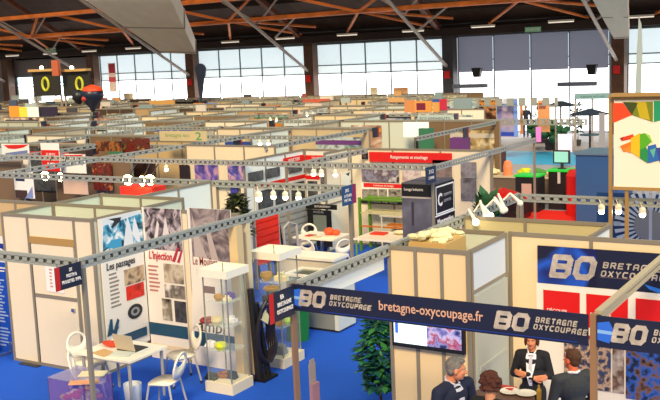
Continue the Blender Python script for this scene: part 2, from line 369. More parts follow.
# ================================================================== near left cabin and poster booth
wall('A', 10.3, -12.63, -10.62, 'cream cabin front with a closed door, left foreground behind the perforated beam', posts=[-12.63, -12.04, -11.0, -10.62], door=1)
wall('B', -12.65, 10.33, 11.37, 'left side wall of the cabin with the closed door', PALE)
wall('B', -12.65, 11.43, 12.6, 'side wall continuing behind the closed door cabin', PALE)
wall('A', 11.4, -14.3, -12.68, 'cream wall running left behind the closed door cabin', TAN, posts=[-14.3, -13.6, -12.68])
wall('A', 11.4, -12.62, -10.68, 'pale back wall inside the closed door cabin', PALE)
wall('B', -10.65, 10.33, 11.37, 'wall carrying the poster headed Les passages')
wall('A', 11.43, -10.62, -8.7, 'wall carrying the two posters above the white chairs', posts=[-10.62, -9.66, -8.7])
wall('A', 12.52, -12.6, -10.7, 'pale wall in the second row behind the closed door cabin', PALE)
wall('B', -10.68, 11.5, 12.48, 'short side wall behind the dark poster of car parts', PALE)
wall('B', -11.7, 12.6, 14.55, 'white side wall tinted by cool light seen above the moulding poster', mat('#dfe6e2', .7))  # cool light on this face is put into the panel colour
wall('A', 14.68, -11.62, -11.1, 'cream wall with a blue banner left of the potted tree', posts=[-11.62, -11.1])
struct('trim_3', box(-12.4, -11.97, 10.16, 10.25, 0, .02), DARK)
# tall pale post at the end of the poster wall
tag(MB().box(-8.66, -8.5, 11.36, 11.46, 0, 2.37).build('end_post', mat('#d9c6a0', .6)), 'broad cream end post right of the moulding poster', 'post')
# blue information panels at the left edge
bp = Board('display_board', 'tall blue information panel with white text on a footed stand, far left edge', 'display panel', 'A', 10.55, (-14, 236, 20, 356), mt=BLUEP, part='panel')
bp.rect((-14, 234, 22, 262), WHITE, 'header'); bp.poly([(-3, 250), (1, 243), (7, 244), (11, 250), (8, 252), (2, 248)], mat('#20309a', .5), 'swirl_emblem')
bp.lines((-8, 266, 11, 272), 2, WTXT); bp.lines((-8, 278, 9, 322), 14, mat('#9fb4dc', .5)); bp.rect((11, 284, 20, 322), mat('#e6d8d0', .5), 'caption_strip'); bp.rect((11, 300, 19, 310), mat('#a03c20', .5)); bp.lines((-4, 326, 12, 346), 6, mat('#8fa8dc', .5))
for u in (-6, 12):
    p = bp.pt(u, 350); MB().box(p[0]-.02, p[0]+.02, 10.25, 10.85, .01, .05).box(p[0]-.02, p[0]+.02, 10.52, 10.55, .05, bp.b[2]+.3).build('foot', CHROME, bp.o)
lf = T('leaflet_rack', 'small floor rack of leaflets in front of the blue panel, left edge', 'leaflet rack', (-13.25, 10.1, 0))
MB().box(-13.42, -13.08, 10.05, 10.1, .02, 1.0).box(-13.42, -13.08, 9.9, 10.2, .01, .04).build('rack_frame', CHROME, lf)
for k in range(3): MB().prism([(-13.4, 10.04, .25+.27*k), (-13.1, 10.04, .25+.27*k), (-13.1, 9.98, .47+.27*k), (-13.4, 9.98, .47+.27*k)], [(-13.4, 10.0, .25+.27*k), (-13.1, 10.0, .25+.27*k), (-13.1, 9.95, .47+.27*k), (-13.4, 9.95, .47+.27*k)]).build('leaflet', mat(('#d8d0e0', '#8a5a9a', '#d07a30')[k], .5), lf)
# paper notice on the door
nt = Board('paper_notice', 'white sheet of paper with red print stuck on the closed cabin door', 'notice', 'A', 10.272, (46, 264, 63, 292), mt=mat('#f6f0ea', .6), th=.003, part='sheet')
nt.lines((50, 268, 53, 288), 6, mat('#c88a90', .6)); nt.lines((56, 268, 61, 288), 6, mat('#a0a0b0', .6))
# --- posters
POSTW = mat('#e9e3da', .5, name='poster_paper')
def poster_common(q, pic, picpx, band):
    q.rect(picpx, pic, 'picture')
    if band: q.rect(band, TEAL, 'teal_band')
p1 = Board('wall_poster', 'white poster headed Les passages with blue car body picture, left wall of poster booth', 'poster', 'B', -10.62, (102, 213.5, 145, 350), mt=POSTW, part='sheet')
P1 = photo(['#0d2438', '#16364e', '#2f9ac0', '#dfe8ee', '#e8eef2'], 3.2, 3, dist=1.2)
p1.rect((102, 213, 142, 252), mat('#d9dfe6', .5), 'picture')
for pts, mm in (([(102, 226), (141, 213), (142, 246), (102, 257)], P1), ([(107, 219), (120, 217), (119, 221), (112, 228), (110, 227), (113, 221)], INK), ([(122, 250), (126, 215), (131, 232), (133, 250)], mat('#dfe4ea', .5)), ([(131, 234), (133, 216), (138, 232), (140, 247)], mat('#e6e8ee', .5)), ([(105, 247), (110, 240), (120, 238), (121, 250)], mat('#3a9cc8', .5)), ([(102, 252), (108, 248), (104, 259)], WHITE)): p1.poly(pts, mm, 'picture_shape')
p1.text('Les passages', (105, 259.5, 134, 269), INK, shear=.1, bold=.01)
p1.lines((109, 271, 120, 308), 9, mat('#8a8078', .6)); p1.rect((123, 267, 143, 283), photo(['#6a4a3a', '#c8b090', '#3a2a22'], 5), 'picture'); p1.rect((125, 284, 143, 298), photo(['#c01010', '#e02818', '#901010'], 5), 'picture')
cxy = p1.pt(134, 311); p1.poly([(cxy[0]+.17*math.cos(t*math.pi/8), cxy[1]+.12*math.sin(t*math.pi/8)) for t in range(16)], mat('#1c2028', .5), 'round_emblem', abs_=True)
p1.poly([(cxy[0]+.10*math.cos(t*math.pi/8), cxy[1]+.07*math.sin(t*math.pi/8)) for t in range(16)], mat('#8a9098', .5), 'round_emblem', abs_=True)
p1.poly([(cxy[0]+.05*math.cos(t*math.pi/8), cxy[1]+.035*math.sin(t*math.pi/8)) for t in range(16)], mat('#1c2028', .5), 'round_emblem', abs_=True)
for pts in ([(106, 337), (109, 319), (111, 319), (112, 334)], [(111, 335), (116, 318), (118, 320), (115, 336)], [(107, 325), (113, 331), (118, 326), (113, 336)]): p1.poly(pts, TEAL, 'emblem')
p1.rect((106, 333, 146, 342), TEAL, 'teal_band')
p2 = Board('wall_poster', 'white poster headed L\'injection with dark moulding picture, middle of the poster booth', 'poster', 'A', 11.4, (148, 208.5, 186, 364), mt=POSTW, part='sheet')
p2.rect((146, 205, 188, 250), photo(['#1a1416', '#3a3036', '#8a7a84', '#c8bcc4', '#40343a'], 4.5, 4, dist=1.5), 'picture')
for pts in ([(154, 245), (158, 220), (160, 224), (158, 246)], [(163, 240), (166, 216), (171, 238)]): p2.poly(pts, mat('#d8cfd2', .5), 'picture_shape')
p2.text("L'injection", (150, 251, 173, 262), mat('#c0283c', .5), shear=.2, bold=.02); p2.poly([(173, 261), (178, 247), (180, 248), (176, 262)], mat('#b02040', .5), 'slash_mark'); p2.poly([(178, 262), (182, 250), (183.5, 251), (180.5, 263)], mat('#b02040', .5), 'slash_mark')
p2.lines((150, 264, 161, 292), 7, mat('#b07a78', .6)); p2.rect((165, 264, 184.5, 283), photo(['#8a7a68', '#c8bca8', '#4a3c30'], 4), 'picture'); p2.rect((166, 285, 186, 298), photo(['#e0dcd6', '#5a524c', '#a89c90'], 5), 'picture')
p2.rect((163.5, 298.5, 173, 320), photo(['#1a1612', '#8a8070', '#e0dccf'], 6), 'picture'); p2.rect((176, 301, 187.5, 322), photo(['#15151a', '#4a4a50', '#1a1a1a'], 6), 'picture')
p2.rect((150, 324, 190, 336), TEAL, 'teal_band'); p2.rect((150, 345, 191, 349), mat('#e6cfa8', .5), 'beige_band')
p3 = Board('wall_poster', 'white poster headed Le Moulage with big handwritten letters, behind the glass showcase', 'poster', 'A', 11.4, (193, 209, 235.5, 372), mt=POSTW, part='sheet')
p3.rect((192, 205, 238, 262), photo(['#4a3e42', '#7a6c70', '#a89a9a', '#5a4a4e'], 2.5, 4, dist=2), 'picture')
for pts in ([(196, 262), (193, 215), (201, 240), (210, 262)], [(213, 262), (205, 222), (209, 224), (220, 262)]): p3.poly(pts, mat('#b8aaa8', .5), 'picture_shape')
p3.poly([(193, 256), (238, 264), (238, 372), (193, 364)], POSTW, 'lower_sheet')
p3.text('Le Moulage', (194, 257, 219, 268), mat('#8a3c30', .6), bold=.01)
p3.lines((198, 274, 212, 312), 9, mat('#a06a60', .6)); p3.rect((205, 286, 216, 293), mat('#6a4038', .5), 'picture')
p3.text('ampi', (199, 321, 227, 336), INK, bold=.01, shear=.15); p3.rect((196, 334, 245, 348), TEAL, 'teal_band')
# --- beams of the near left stand
beam('A', 8.0, -10.6, -8.56, 'perforated metal beam entering from the left edge in front of the cabin door')
beam('B', -8.52, 8.03, 14.5, 'long perforated metal beam sloping up from the dark hanging sign past the glass showcase', posts=(8.06,))
beam('A', 14.6, -11.68, -8.56, 'perforated beam above the cream wall behind the potted tree', posts=(-8.58,))
tag(box(-8.6, -8.45, 11.05, 11.2, 0, 2.37).build('beam_post', mat('#d2b98c', .6)), 'wide cream post under the long beam by the glass showcase', 'post')
def corner_sign(x, y0, y1, z0, z1, lines_, label, lead=mat('#c41c1c', .5), body=mat('#1b2236', .5)):
    q = Board('hanging_sign', label, 'sign', 'B', x+.035, None, (y0, y1, z0, z1), mt=body, th=.012); w = y1-y0; h = z1-z0
    q.rect(None, lead, 'stripe', abs_=(y0, y0+w*.16, z0, z1))
    k = len(lines_)
    for i, (s, f0, f1) in enumerate(lines_):
        zt = z1-h*(.14+.24*i); q.text(s, None, WTXT, abs_=(y0+w*f0, y0+w*f1, zt-h*.15, zt), bold=.02)
    MB().tube((x+.03, y0+.05, z1), (x+.03, y0+.05, z1+.03), .006).tube((x+.03, y1-.05, z1), (x+.03, y1-.05, z1+.03), .006).build('hanger', CHROME, q.o)
    return q
corner_sign(-8.5, 7.56, 7.97, 2.2, 2.48, [('SX', .52, .64), ('MOSTIM &', .4, .8), ('PROGETIES  IMPR.', .22, .96)], 'dark hanging sign with red stripe at the corner post before the closed cabin door')
corner_sign(-5.37, 7.42, 7.87, 2.19, 2.49, [('B', .42, .56), ('BRETAGNE', .3, .84), ('OXYCOUPAGE', .26, .9)], 'dark hanging sign with red stripe left of the long navy banner')
q = Board('hanging_sign', 'small blue hanging sign with purple edge at the far end of the long beam', 'sign', 'B', -8.46, None, (14.12, 14.58, 2.2, 2.54), mt=mat('#1c4a78', .5))
q.rect(None, mat('#8a2450', .5), 'stripe', abs_=(14.45, 14.58, 2.2, 2.54)); q.text('305', None, WTXT, abs_=(14.2, 14.33, 2.43, 2.49)); q.text('ATELIER', None, WTXT, abs_=(14.16, 14.42, 2.34, 2.39)); q.text('METAL', None, WTXT, abs_=(14.17, 14.4, 2.26, 2.31))
# --- table with laptop and chairs
t = T('meeting_table', 'white rectangular table carrying an open laptop, inside the poster booth', 'table', (-9.6, 9.72, 0))
MB().box(-10.12, -9.1, 9.32, 10.12, .71, .74).build('table_top', PLW, t)
for x in (-10.05, -9.17):
    for y in (9.38, 10.05): MB().tube((x, y, .71), (x, y, .007), .025, .02).build('leg', mat('#b8b4aa', .4, .3), t)
MB().box(-10.03, -9.2, 9.4, 10.0, .66, .71).build('apron', PLW, t)
lp = T('laptop', 'open beige laptop seen from behind its lid, on the white table', 'laptop', (-9.48, 9.8, .74))
MB().box(-9.66, -9.3, 9.66, 9.92, .742, .762).build('keyboard_base', DARK, lp)
MB().prism([(-9.66, 9.66, .765), (-9.3, 9.66, .765), (-9.3, 9.6, 1.0), (-9.66, 9.6, 1.0)], [(-9.66, 9.645, .765), (-9.3, 9.645, .765), (-9.3, 9.585, 1.0), (-9.66, 9.585, 1.0)]).build('lid', mat('#cdbda0', .5), lp)
def paper(name, u, v, w, d, h, col, rz_, label, cat='paper', z=.745):
    p = atz(u, v, z); o = T(name, label, cat, (p[0], p[1], z), rz=rz_); m_ = MB().box(-w/2, w/2, -d/2, d/2, 0, h); WL[o.name] = Vector((0, 0, 0)); m_.build('sheets', col, o); return o
p = atz(108, 346, .745)
o = T('paper_bag', 'crumpled orange red bag lying on the white table left of the laptop', 'bag', p); b = MB()
for k in range(5): b.ball((p[0]+rnd.uniform(-.1, .1), p[1]+rnd.uniform(-.07, .07), .78), .09, .06, .035, 8, 5)
b.build('bag_body', mat('#d8421c', .5, noise_amt=.2, scale=12), o)
paper('magazine', 122, 354, .3, .21, .012, mat('#c8d0c8', .4), .3, 'pale magazine on the near edge of the white table', 'magazine')
paper('magazine', 104, 353, .3, .21, .01, mat('#c8a068', .5), -.2, 'brown covered magazine at the left of the white table', 'magazine')
paper('paper_sheet', 140, 350, .21, .3, .003, mat('#e8e8e0', .5), .5, 'loose white sheet in front of the laptop on the white table')
tag(MB().lathe((-9.3, 9.55, .007), [(.11, 0), (.13, .32), (.12, .32), (.1, .01)], 14).build('waste_bin', mat('#d8dde0', .5)), 'small white waste bin under the white laptop table', 'bin')
def make_chair(label, group='white plastic chairs at the laptop table', col=PLW):
    t = proto('plastic_chair', label, 'chair', group)   # sitter looks towards +y, backrest at -y
    b = MB(); n = 10; ring = []
    for k in range(20):
        a = 2*math.pi*k/20; ex = .6; x = .215*math.copysign(abs(math.cos(a))**ex, math.cos(a)); y = .2*math.copysign(abs(math.sin(a))**ex, math.sin(a)); ring.append((x, y, .45-(.02 if y > .12 else 0)))
    b.prism([(x*.94, y*.94, z-.03) for x, y, z in ring], ring); b.build('seat', col, t, True)
    b = MB(); o_ = []; i_ = []
    for k in range(24):
        a = 2*math.pi*k/24; x = .2*math.cos(a); z = .66+.2*math.sin(a); x *= 1.0 if z > .66 else 1.03
        xi = .135*math.cos(a); zi = .73+.085*math.sin(a)
        yb = lambda z: -.19-(z-.45)*.24
        o_.append((x, yb(z), z)); i_.append((xi, yb(zi), zi))
    d = -.022; o2 = [(x, y+d, z) for x, y, z in o_]; i2 = [(x, y+d, z) for x, y, z in i_]
    n = 24; vs = o_+i_+o2+i2; fs = []
    for k in range(n):
        j = (k+1) % n; fs += [(k, j, n+j, n+k), (2*n+k, 3*n+k, 3*n+j, 2*n+j), (k, 2*n+k, 2*n+j, j), (n+k, n+j, 3*n+j, 3*n+k)]
    b.add(vs, fs).build('backrest', col, t, True)
    for sx in (-1, 1):
        for sy in (-1, 1): MB().tube((sx*.17, sy*.15, .43), (sx*.22, sy*.22, .03), .017, .014).build('leg', mat('#c8c4b8', .35, .3), t); MB().tube((sx*.2165, sy*.2124, .05), (sx*.22, sy*.22, .007), .018, .018).build('foot_cap', DARK, t)
    return t
ch = make_chair('')
place(ch, (-9.3, 10.62, 0), math.radians(150), 'white plastic chair with oval back opening, right of the laptop below the injection poster')
c2 = copy_tree(ch); place(c2, (-8.74, 9.6, 0), math.radians(105), 'white plastic chair with oval back opening, nearest to the glass showcase base')
c3 = copy_tree(ch); place(c3, (-9.72, 9.2, 0), math.radians(-50), 'white plastic chair pushed under the near side of the laptop table')
c4 = copy_tree(ch); place(c4, (-10.36, 9.78, 0), math.radians(-95), 'white plastic chair between the closed cabin door and the laptop table')
# glass case with sweets in the bottom left corner
gx0, gx1, gy0, gy1 = -9.36, -8.72, 8.1, 8.6
g = T('display_case', 'low glass display case filled with colourful sweets in the bottom left corner', 'display case', (-9.1, 8.1, 0))
MB().box(gx0, gx1, gy0, gy1, .007, .5).build('case_base', mat('#6c4a9a', .5), g)
MB().box(gx0, gx1, gy0, gy0+.01, .5, .85).box(gx0, gx1, gy1-.01, gy1, .5, .85).box(gx0, gx0+.01, gy0, gy1, .5, .85).box(gx1-.01, gx1, gy0, gy1, .5, .85).build('glass_side', mat('#8a70c0', .05, alpha=.35), g)
b = MB()
for x in (gx0, gx1-.02):
    for y in (gy0, gy1-.02): b.box(x, x+.02, y, y+.02, .5, .86)
b.build('corner_post', mat('#9a86c4', .3, .3), g)
MB().box(gx0, gx1, gy0, gy1, .86, .87).build('glass_top', mat('#b8b0d0', .05, alpha=.3), g)
paper('brochure', 93, 374, .34, .2, .01, mat('#ddd2a8', .5), .5, 'cream brochure on top of the glass case of sweets', 'brochure', z=.872)
paper('brochure', 84, 383, .36, .12, .02, mat('#e0a070', .5), .6, 'long salmon coloured booklet on top of the glass case of sweets', 'brochure', z=.872)
for k in range(26):
    col = rnd.choice(['#e8c030', '#d83020', '#f0e8d0', '#f0d8a0', '#e87828', '#f4f0e0', '#c8202c'])
    x = rnd.uniform(gx0+.1, gx1-.1); y = rnd.uniform(gy0+.1, gy1-.1); b = MB().ball((x, y, .56+rnd.uniform(0, .09)), .06, .045, .04, 8, 6)
    b.build('sweet_packet', mat(col, .4), None)['group'] = 'sweets in the glass case'; o = C.objects[-1]; o['label'] = 'small coloured sweet packet inside the purple glass case'; o['category'] = 'sweet'
# ================================================================== showcases
def showcase(cx, cy, w, h, label, base=.16, shelves=(.62, .98, 1.34), topw=PLW, ht=.11):
    o = T('glass_showcase', label, 'showcase', (cx, cy, 0)); x0, x1, y0, y1 = cx-w/2, cx+w/2, cy-w/2, cy+w/2
    MB().box(x0, x1, y0, y1, .007, base).build('base', mat('#eadfc0', .5), o)
    b = MB().box(x0-.02, x1+.02, y0-.02, y0, h-ht, h).box(x0-.02, x1+.02, y1, y1+.02, h-ht, h).box(x0-.02, x0, y0, y1, h-ht, h).box(x1, x1+.02, y0, y1, h-ht, h).box(x0, x1, y0, y1, h-ht+.01, h-ht+.03)
    b.build('cornice', topw, o)
    MB().tube((cx, cy, h-.08), (cx, cy, h+.06), .006).build('cable', DARK, o)
    b = MB(); e = .04
    for x in (x0+e, x1-e):
        for y in (y0+e, y1-e): b.box(x-.008, x+.008, y-.008, y+.008, base, h-ht)
    b.build('corner_post', mat('#a8a898', .3, .5), o)
    e = .05
    MB().box(x0+e, x1-e, y0+e, y0+e+.005, base, h-ht).box(x1-e-.005, x1-e, y0+e, y1-e, base, h-ht).build('glass_pane', GLASS, o)
    for z in shelves: MB().box(x0+.06, x1-.06, y0+.06, y1-.06, z, z+.01).build('glass_shelf', mat('#cfe0da', .1, alpha=.25), o)
    MB().lathe((cx, cy, h-ht-.03), [(.05, 0), (.05, .04)], 12).build('spot_lamp', BULB, o)
    return o
showcase(-8.47, 10.7, .5, 1.84, 'tall glass showcase of small parts in front of the moulding poster')
showcase(-8.5, 12.05, .58, 1.84, 'tall glass showcase under the long beam, second from the left, with gold lit parts')
def part(kind, x, y, z, s, col, label, group):
    b = MB()
    if kind == 'ring': b.path([(x+s*math.cos(t*.524), y+s*math.sin(t*.524), z+s*.35) for t in range(12)], s*.33, 6, True)
    elif kind == 'block': b.box(x-s, x+s, y-s*.6, y+s*.6, z, z+s*.8).box(x-s*.5, x+s*.4, y-s*.4, y+s*.4, z+s*.8, z+s*1.4)
    elif kind == 'cup': b.lathe((x, y, z), [(s*.6, 0), (s, s*.7), (s*.9, s*1.3), (s*.3, s*1.35)], 12)
    else: b.prism([(x-s, y-s*.5, z), (x+s, y-s*.5, z), (x+s, y+s*.5, z), (x-s, y+s*.5, z)], [(x-s*.5, y-s*.2, z+s), (x+s*.9, y-s*.3, z+s*.7), (x+s*.8, y+s*.4, z+s*.9), (x-s*.4, y+s*.4, z+s)])
    return tag(b.build('moulded_part', col, None), label, 'moulded part', group)
GOLD = mat('#d09a30', .3, .6)
g1 = 'moulded parts in the tall showcase before the poster'
for k, x, y, z, s, c, l in (('cup', -8.514, 10.617, 1.352, 0.072, GOLD, 'golden cup on the top shelf of the showcase before the moulding poster'), ('block', -8.379, 10.649, 1.352, 0.058, mat('#f4e2b0', .4), 'cream lit block on the top shelf of the showcase before the moulding poster'), ('wedge', -8.460, 10.809, 1.352, 0.086, mat('#5a3a8a', .5), 'purple wedge at the back of the top shelf before the moulding poster'),
    ('ring', -8.744, 10.636, .992, .1, mat('#8a2420', .5), 'dark red ring part on the middle shelf of the showcase before the moulding poster'), ('cup', -8.550, 10.596, .992, .09, mat('#d8c890', .4), 'beige cup on the middle shelf of the showcase before the moulding poster'), ('block', -8.427, 10.796, .992, .07, WHITE, 'white block on the middle shelf of the showcase before the moulding poster'),
    ('cup', -8.478, 10.556, .632, .085, mat('#d8e020', .4), 'bright yellow cap on the lower shelf of the showcase before the moulding poster'), ('wedge', -8.730, 10.636, .632, .09, WHITE, 'white wedge on the lower shelf of the showcase before the moulding poster'),
    ('wedge', -8.694, 10.556, .162, .1, BLACK, 'black wedge at the left on the base of the showcase before the moulding poster'), ('ring', -8.586, 10.732, .162, .09, mat('#8a4a1c', .5), 'brown ring on the base of the showcase before the moulding poster'), ('wedge', -8.442, 10.716, .162, .1, DARK, 'dark grey wedge at the right on the base of the showcase before the moulding poster')):
    part(k, x, y, z, s, c, l, g1)
g1 = 'moulded parts in the gold lit showcase'
for k, x, y, z, s, c, l in (('cup', -8.6, 11.95, 1.352, .1, GOLD, 'golden cup on the top shelf of the gold lit showcase'), ('block', -8.35, 12.0, 1.352, .1, mat('#e8d8a0', .4), 'cream block on the top shelf of the gold lit showcase'), ('block', -8.55, 12.0, .992, .13, BLACK, 'black block with gold rim on the middle shelf of the gold lit showcase'), ('ring', -8.55, 12.0, 1.18, .1, GOLD, 'gold ring on top of the black block in the gold lit showcase'),
    ('wedge', -8.5, 12.0, .632, .14, mat('#b07a30', .5), 'brown wedge on the lower shelf of the gold lit showcase'), ('cup', -8.35, 12.1, .632, .07, mat('#a8d020', .4), 'lime green cap on the lower shelf of the gold lit showcase'), ('wedge', -8.5, 12.0, .162, .16, mat('#8a8a84', .5), 'grey casting on the base of the gold lit showcase')):
    part(k, x, y, z, s, c, l, g1)
# black looped hose stand with yellow tag
hs = T('hose_stand', 'tall black stand of looped hoses with a cream tag, right of the glass showcase', 'hose stand', (-8.25, 11.3, 0)); b = MB()
X = -8.28; b.box(X-.14, X+.16, 11.1, 11.45, .007, .05).tube((X, 11.2, .05), (X-.05, 11.15, 1.42), .07, .05).tube((X+.05, 11.35, .05), (X, 11.2, 1.2), .05)
b.build('stand_frame', BLACK, hs)
for k in range(4): MB().path([(X+.03+.03*k+.05*math.sin(t*.6), 11.28+(.12+.015*k)*math.cos(t*.449), .62+.09*k*.5+(.36+.04*k)*math.sin(t*.449)) for t in range(14)], .032, 7, True).build('hose_loop', mat('#1a1620', .45), hs)
MB().prism([(X+.12, 11.12, .98), (X+.12, 11.3, .86), (X+.12, 11.36, 1.02), (X+.12, 11.18, 1.14)], [(X+.13, 11.12, .98), (X+.13, 11.3, .86), (X+.13, 11.36, 1.02), (X+.13, 11.18, 1.14)]).build('tag', mat('#e8dca0', .5), hs)
# low counter behind the navy banner
ct = T('display_counter', 'low cream and grey display counter on the blue carpet behind the navy banner', 'counter', (-9.0, 14.1, 0))
MB().box(-9.5, -8.5, 13.8, 14.35, .05, .92).build('counter_body', mat('#858a82', .6), ct)
MB().box(-8.5, -8.42, 13.78, 14.37, .05, .95).build('end_panel', mat('#cfd4c8', .6), ct)
MB().box(-9.54, -8.42, 13.76, 13.84, .95, .99).box(-9.54, -8.42, 14.3, 14.38, .95, .99).box(-9.54, -9.46, 13.84, 14.3, .95, .99).box(-8.5, -8.42, 13.84, 14.3, .95, .99).build('top_frame', PLW, ct)
MB().box(-9.46, -8.5, 13.84, 14.3, .94, .965).build('glass_top', mat('#6c7062', .1), ct)
MB().box(-9.5, -8.45, 13.82, 14.33, .007, .05).build('plinth', DARK, ct)
ct = T('display_counter', 'long cream counter behind the low grey counter under the beam end', 'counter', (-9.9, 15.3, 0))
MB().box(-10.6, -9.3, 15.1, 15.6, .007, .95).build('counter_body', mat('#d8ccb0', .6), ct); MB().box(-10.64, -9.26, 15.06, 15.64, .95, 1.0).build('worktop', PLW, ct)
# leaflet pole
p = atz(311, 356, 1.15)
o = T('leaflet_stand', 'slim upright leaflet stand with rounded top on the blue carpet under the navy banner', 'leaflet stand', (p[0], p[1], 0)); x, y = p[0], p[1]
MB().box(x-.04, x+.05, y-.15, y+.2, .007, .03).build('foot', mat('#5a6070', .4), o)
MB().box(x-.012, x+.0, y-.05, y+.09, .03, 1.05).box(x-.012, x, y-.03, y+.07, 1.05, 1.1).build('stand_board', mat('#a08c84', .5), o)
MB().box(x+.005, x+.04, y-.06, y+.1, .55, .8).build('leaflet_holder', mat('#a87880', .4), o); MB().box(x+.005, x+.04, y-.06, y+.1, .2, .48).build('leaflet_holder', mat('#6a98c8', .4), o)
# potted plants
def leafy(name, label, x, y, h, rad, n, cols, pot='#3a3a3a', ls=.09, up=0., zlo=.35):
    o = T(name, label, 'plant', (x, y, 0)); r = random.Random(int(abs(x*100+y*10)))
    MB().lathe((x, y, .007), [(.13, 0), (.17, .3), (.15, .3), (.14, .26)], 14).build('pot', mat(pot, .5), o)
    b = MB().tube((x, y, .25), (x+.03, y, h*.8), .02, .008)
    for k in range(7): a = r.uniform(0, 6.28); z = h*r.uniform(.4, .75); b.tube((x, y, z), (x+rad*.7*math.cos(a), y+rad*.7*math.sin(a), z+h*.18), .008, .004, 5)
    b.build('stem', mat('#5a4028', .7), o)
    for ci, col in enumerate(cols):
        b = MB()
        for k in range(n//len(cols)):
            a = r.uniform(0, 6.28); q = rad*math.sqrt(r.random()); z = h*r.uniform(zlo, 1); zz = 1-abs((z/h-.65)/.5); q *= max(.3, zz)
            c = Vector((x+q*math.cos(a), y+q*math.sin(a), z)); d = Vector((math.cos(a+r.uniform(-1, 1)), math.sin(a+r.uniform(-1, 1)), r.uniform(-.7, .5)+up)).normalized(); s_ = d.cross(Vector((0, 0, 1))).normalized()*ls*.3; u_ = d.cross(s_).normalized()*.006
            L = ls*r.uniform(.7, 1.3)
            b.add([c, c+d*L*.5+s_, c+d*L, c+d*L*.5-s_, c+d*L*.5+u_*2], [(0, 1, 4), (1, 2, 4), (2, 3, 4), (3, 0, 4), (0, 3, 2, 1)])
        b.build('foliage', mat(col, .6), o)
    return o
leafy('ficus_plant', 'leafy green potted tree against the cream wall left of the television', -5.74, 10.35, 1.5, .27, 620, ['#1c6a54', '#0f4a48', '#3c8a4c'], ls=.15)
leafy('flowering_plant', 'white flowering potted plant at the foot of the wall below the television', -5.0, 9.35, .75, .25, 160, ['#e8ecd8', '#5a8a50', '#f4f0dc'], ls=.09, pot='#d8d0c0')
leafy('potted_tree', 'dark potted tree standing behind the moulding poster by the bright spotlights', -10.05, 13.2, 2.5, .3, 560, ['#2a3018', '#45501e', '#1c2414'], ls=.13, zlo=.72)
o = leafy('bamboo_plant', 'spiky green potted plant left of the spotlight cluster on the beam', -8.0, 19.6, 1.5, .16, 60, ['#2a5a34'], ls=.4, zlo=.6, up=1.6)
tag(MB().lathe((-8.9, 13.2, .007), [(.19, 0), (.22, .6), (.2, .6), (.18, .55)], 16).build('waste_bin', mat('#1c7a30', .5)), 'green bin on the blue carpet behind the two glass showcases', 'bin')
# red slat display and grey slat boards
def slat(name, label, x, y0, y1, z0, z1, col, k, dirx='B'):
    o = T(name, label, 'slat panel', (x, (y0+y1)/2, z0)); b = MB(); n = k; h = (z1-z0)/n
    b.abox('B', y0, y1, x, x+.02, z0, z1)
    for i in range(n): b.abox('B', y0, y1, x+.02, x+.05, z0+h*i+h*.12, z0+h*(i+1)-h*.12)
    b.build('slats', col, o); MB().box(x-.02, x+.05, y0-.03, y0, 0.007, z1).build('upright', GRY, o); MB().box(x-.02, x+.05, y1, y1+.03, 0.007, z1).build('upright', GRY, o); return o
slat('slat_display', 'bright red slatted panel beneath the long beam behind the showcases', -11.7, 15.9, 16.75, .5, 1.55, mat('#e02410', .5), 7)
slat('slat_display', 'grey slatted wall panel right of the bright red slatted panel', -12.9, 18.0, 20.3, .3, 1.35, mat('#9a958c', .5), 7)
o = T('trolley', 'grey tubular sack trolley leaning beside the bright red slatted panel', 'trolley', (-11.2, 16.6, 0)); MB().path([(-11.25, 16.4, .1), (-11.3, 16.4, 1.25), (-11.33, 16.65, 1.33), (-11.3, 16.9, 1.25), (-11.25, 16.9, .1)], .03, 7).build('frame', mat('#b8b4ac', .4, .3), o)
MB().tube((-11.2, 16.35, .1), (-11.2, 16.3, .1), .09, n=12).tube((-11.2, 16.95, .1), (-11.2, 17.0, .1), .09, n=12).build('wheel', BLACK, o); MB().box(-11.3, -11.0, 16.4, 16.9, .02, .05).build('toe_plate', GRY, o)
for i, (x, y) in enumerate(((-12.35, 16.9), (-11.95, 17.0))):
    o = tag(MB().tube((x, y, .007), (x-.12, y+.05, 1.35), .03).tube((x+.15, y+.2, .007), (x+.05, y+.1, 1.3), .025).box(x-.12, x+.2, y-.1, y+.3, .007, .04).build('black_post_stand', BLACK), 'black metal stand right of the red slatted panel, %s of the pair' % ('farther', 'nearer')[i], 'stand')
# ================================================================== middle booth with the red banner
wall('A', 20.9, -12.2, -8.42, 'cream back wall with the red banner and picture panels in the centre', posts=[-12.2, -11.0, -9.7, -8.42])
wall('B', -12.26, 19.7, 20.86, 'short cream side wall left of the red banner wall', posts=[19.72, 20.84], mid=1.2)
wall('A', 20.5, -13.32, -12.4, 'pale wall with red header left of the red banner wall', mat('#dfe4dc', .7))
wall('B', -13.36, 17.9, 20.45, 'white side wall with red header panel beyond the hanging bulbs', mat('#e4e8e4', .7))
beam('A', 17.8, -17.0, -8.44, 'long perforated beam crossing the middle of the hall in front of the red banner', posts=(-12.1, -8.46))
beam('B', -8.42, 17.86, 24.0, 'perforated beam running back to the right of the red banner', posts=(20.95, 23.9))
rb = Board('banner', 'wide red banner with a row of small white lettering high on the centre wall', 'banner', 'A', 20.86, (369.5, 152.5, 452, 162.5), mt=RED)
rb.text('Rangements et stockage', (391, 155.5, 428, 159.8), WTXT, bold=.01)
q = Board('logo_sign', 'small black square logo left of the wide red banner', 'sign', 'A', 20.86, (362, 152.5, 368, 159), mt=BLACK); q.rect((363.3, 154, 366.5, 157.6), mat('#7a5a60', .5), 'emblem')
def pic(name, label, cols, px, c=20.86, ax='A', sc=3, **k):
    o = Board(name, label, 'picture', ax, c, px, mt=photo(cols, sc, **k), part='print'); return o
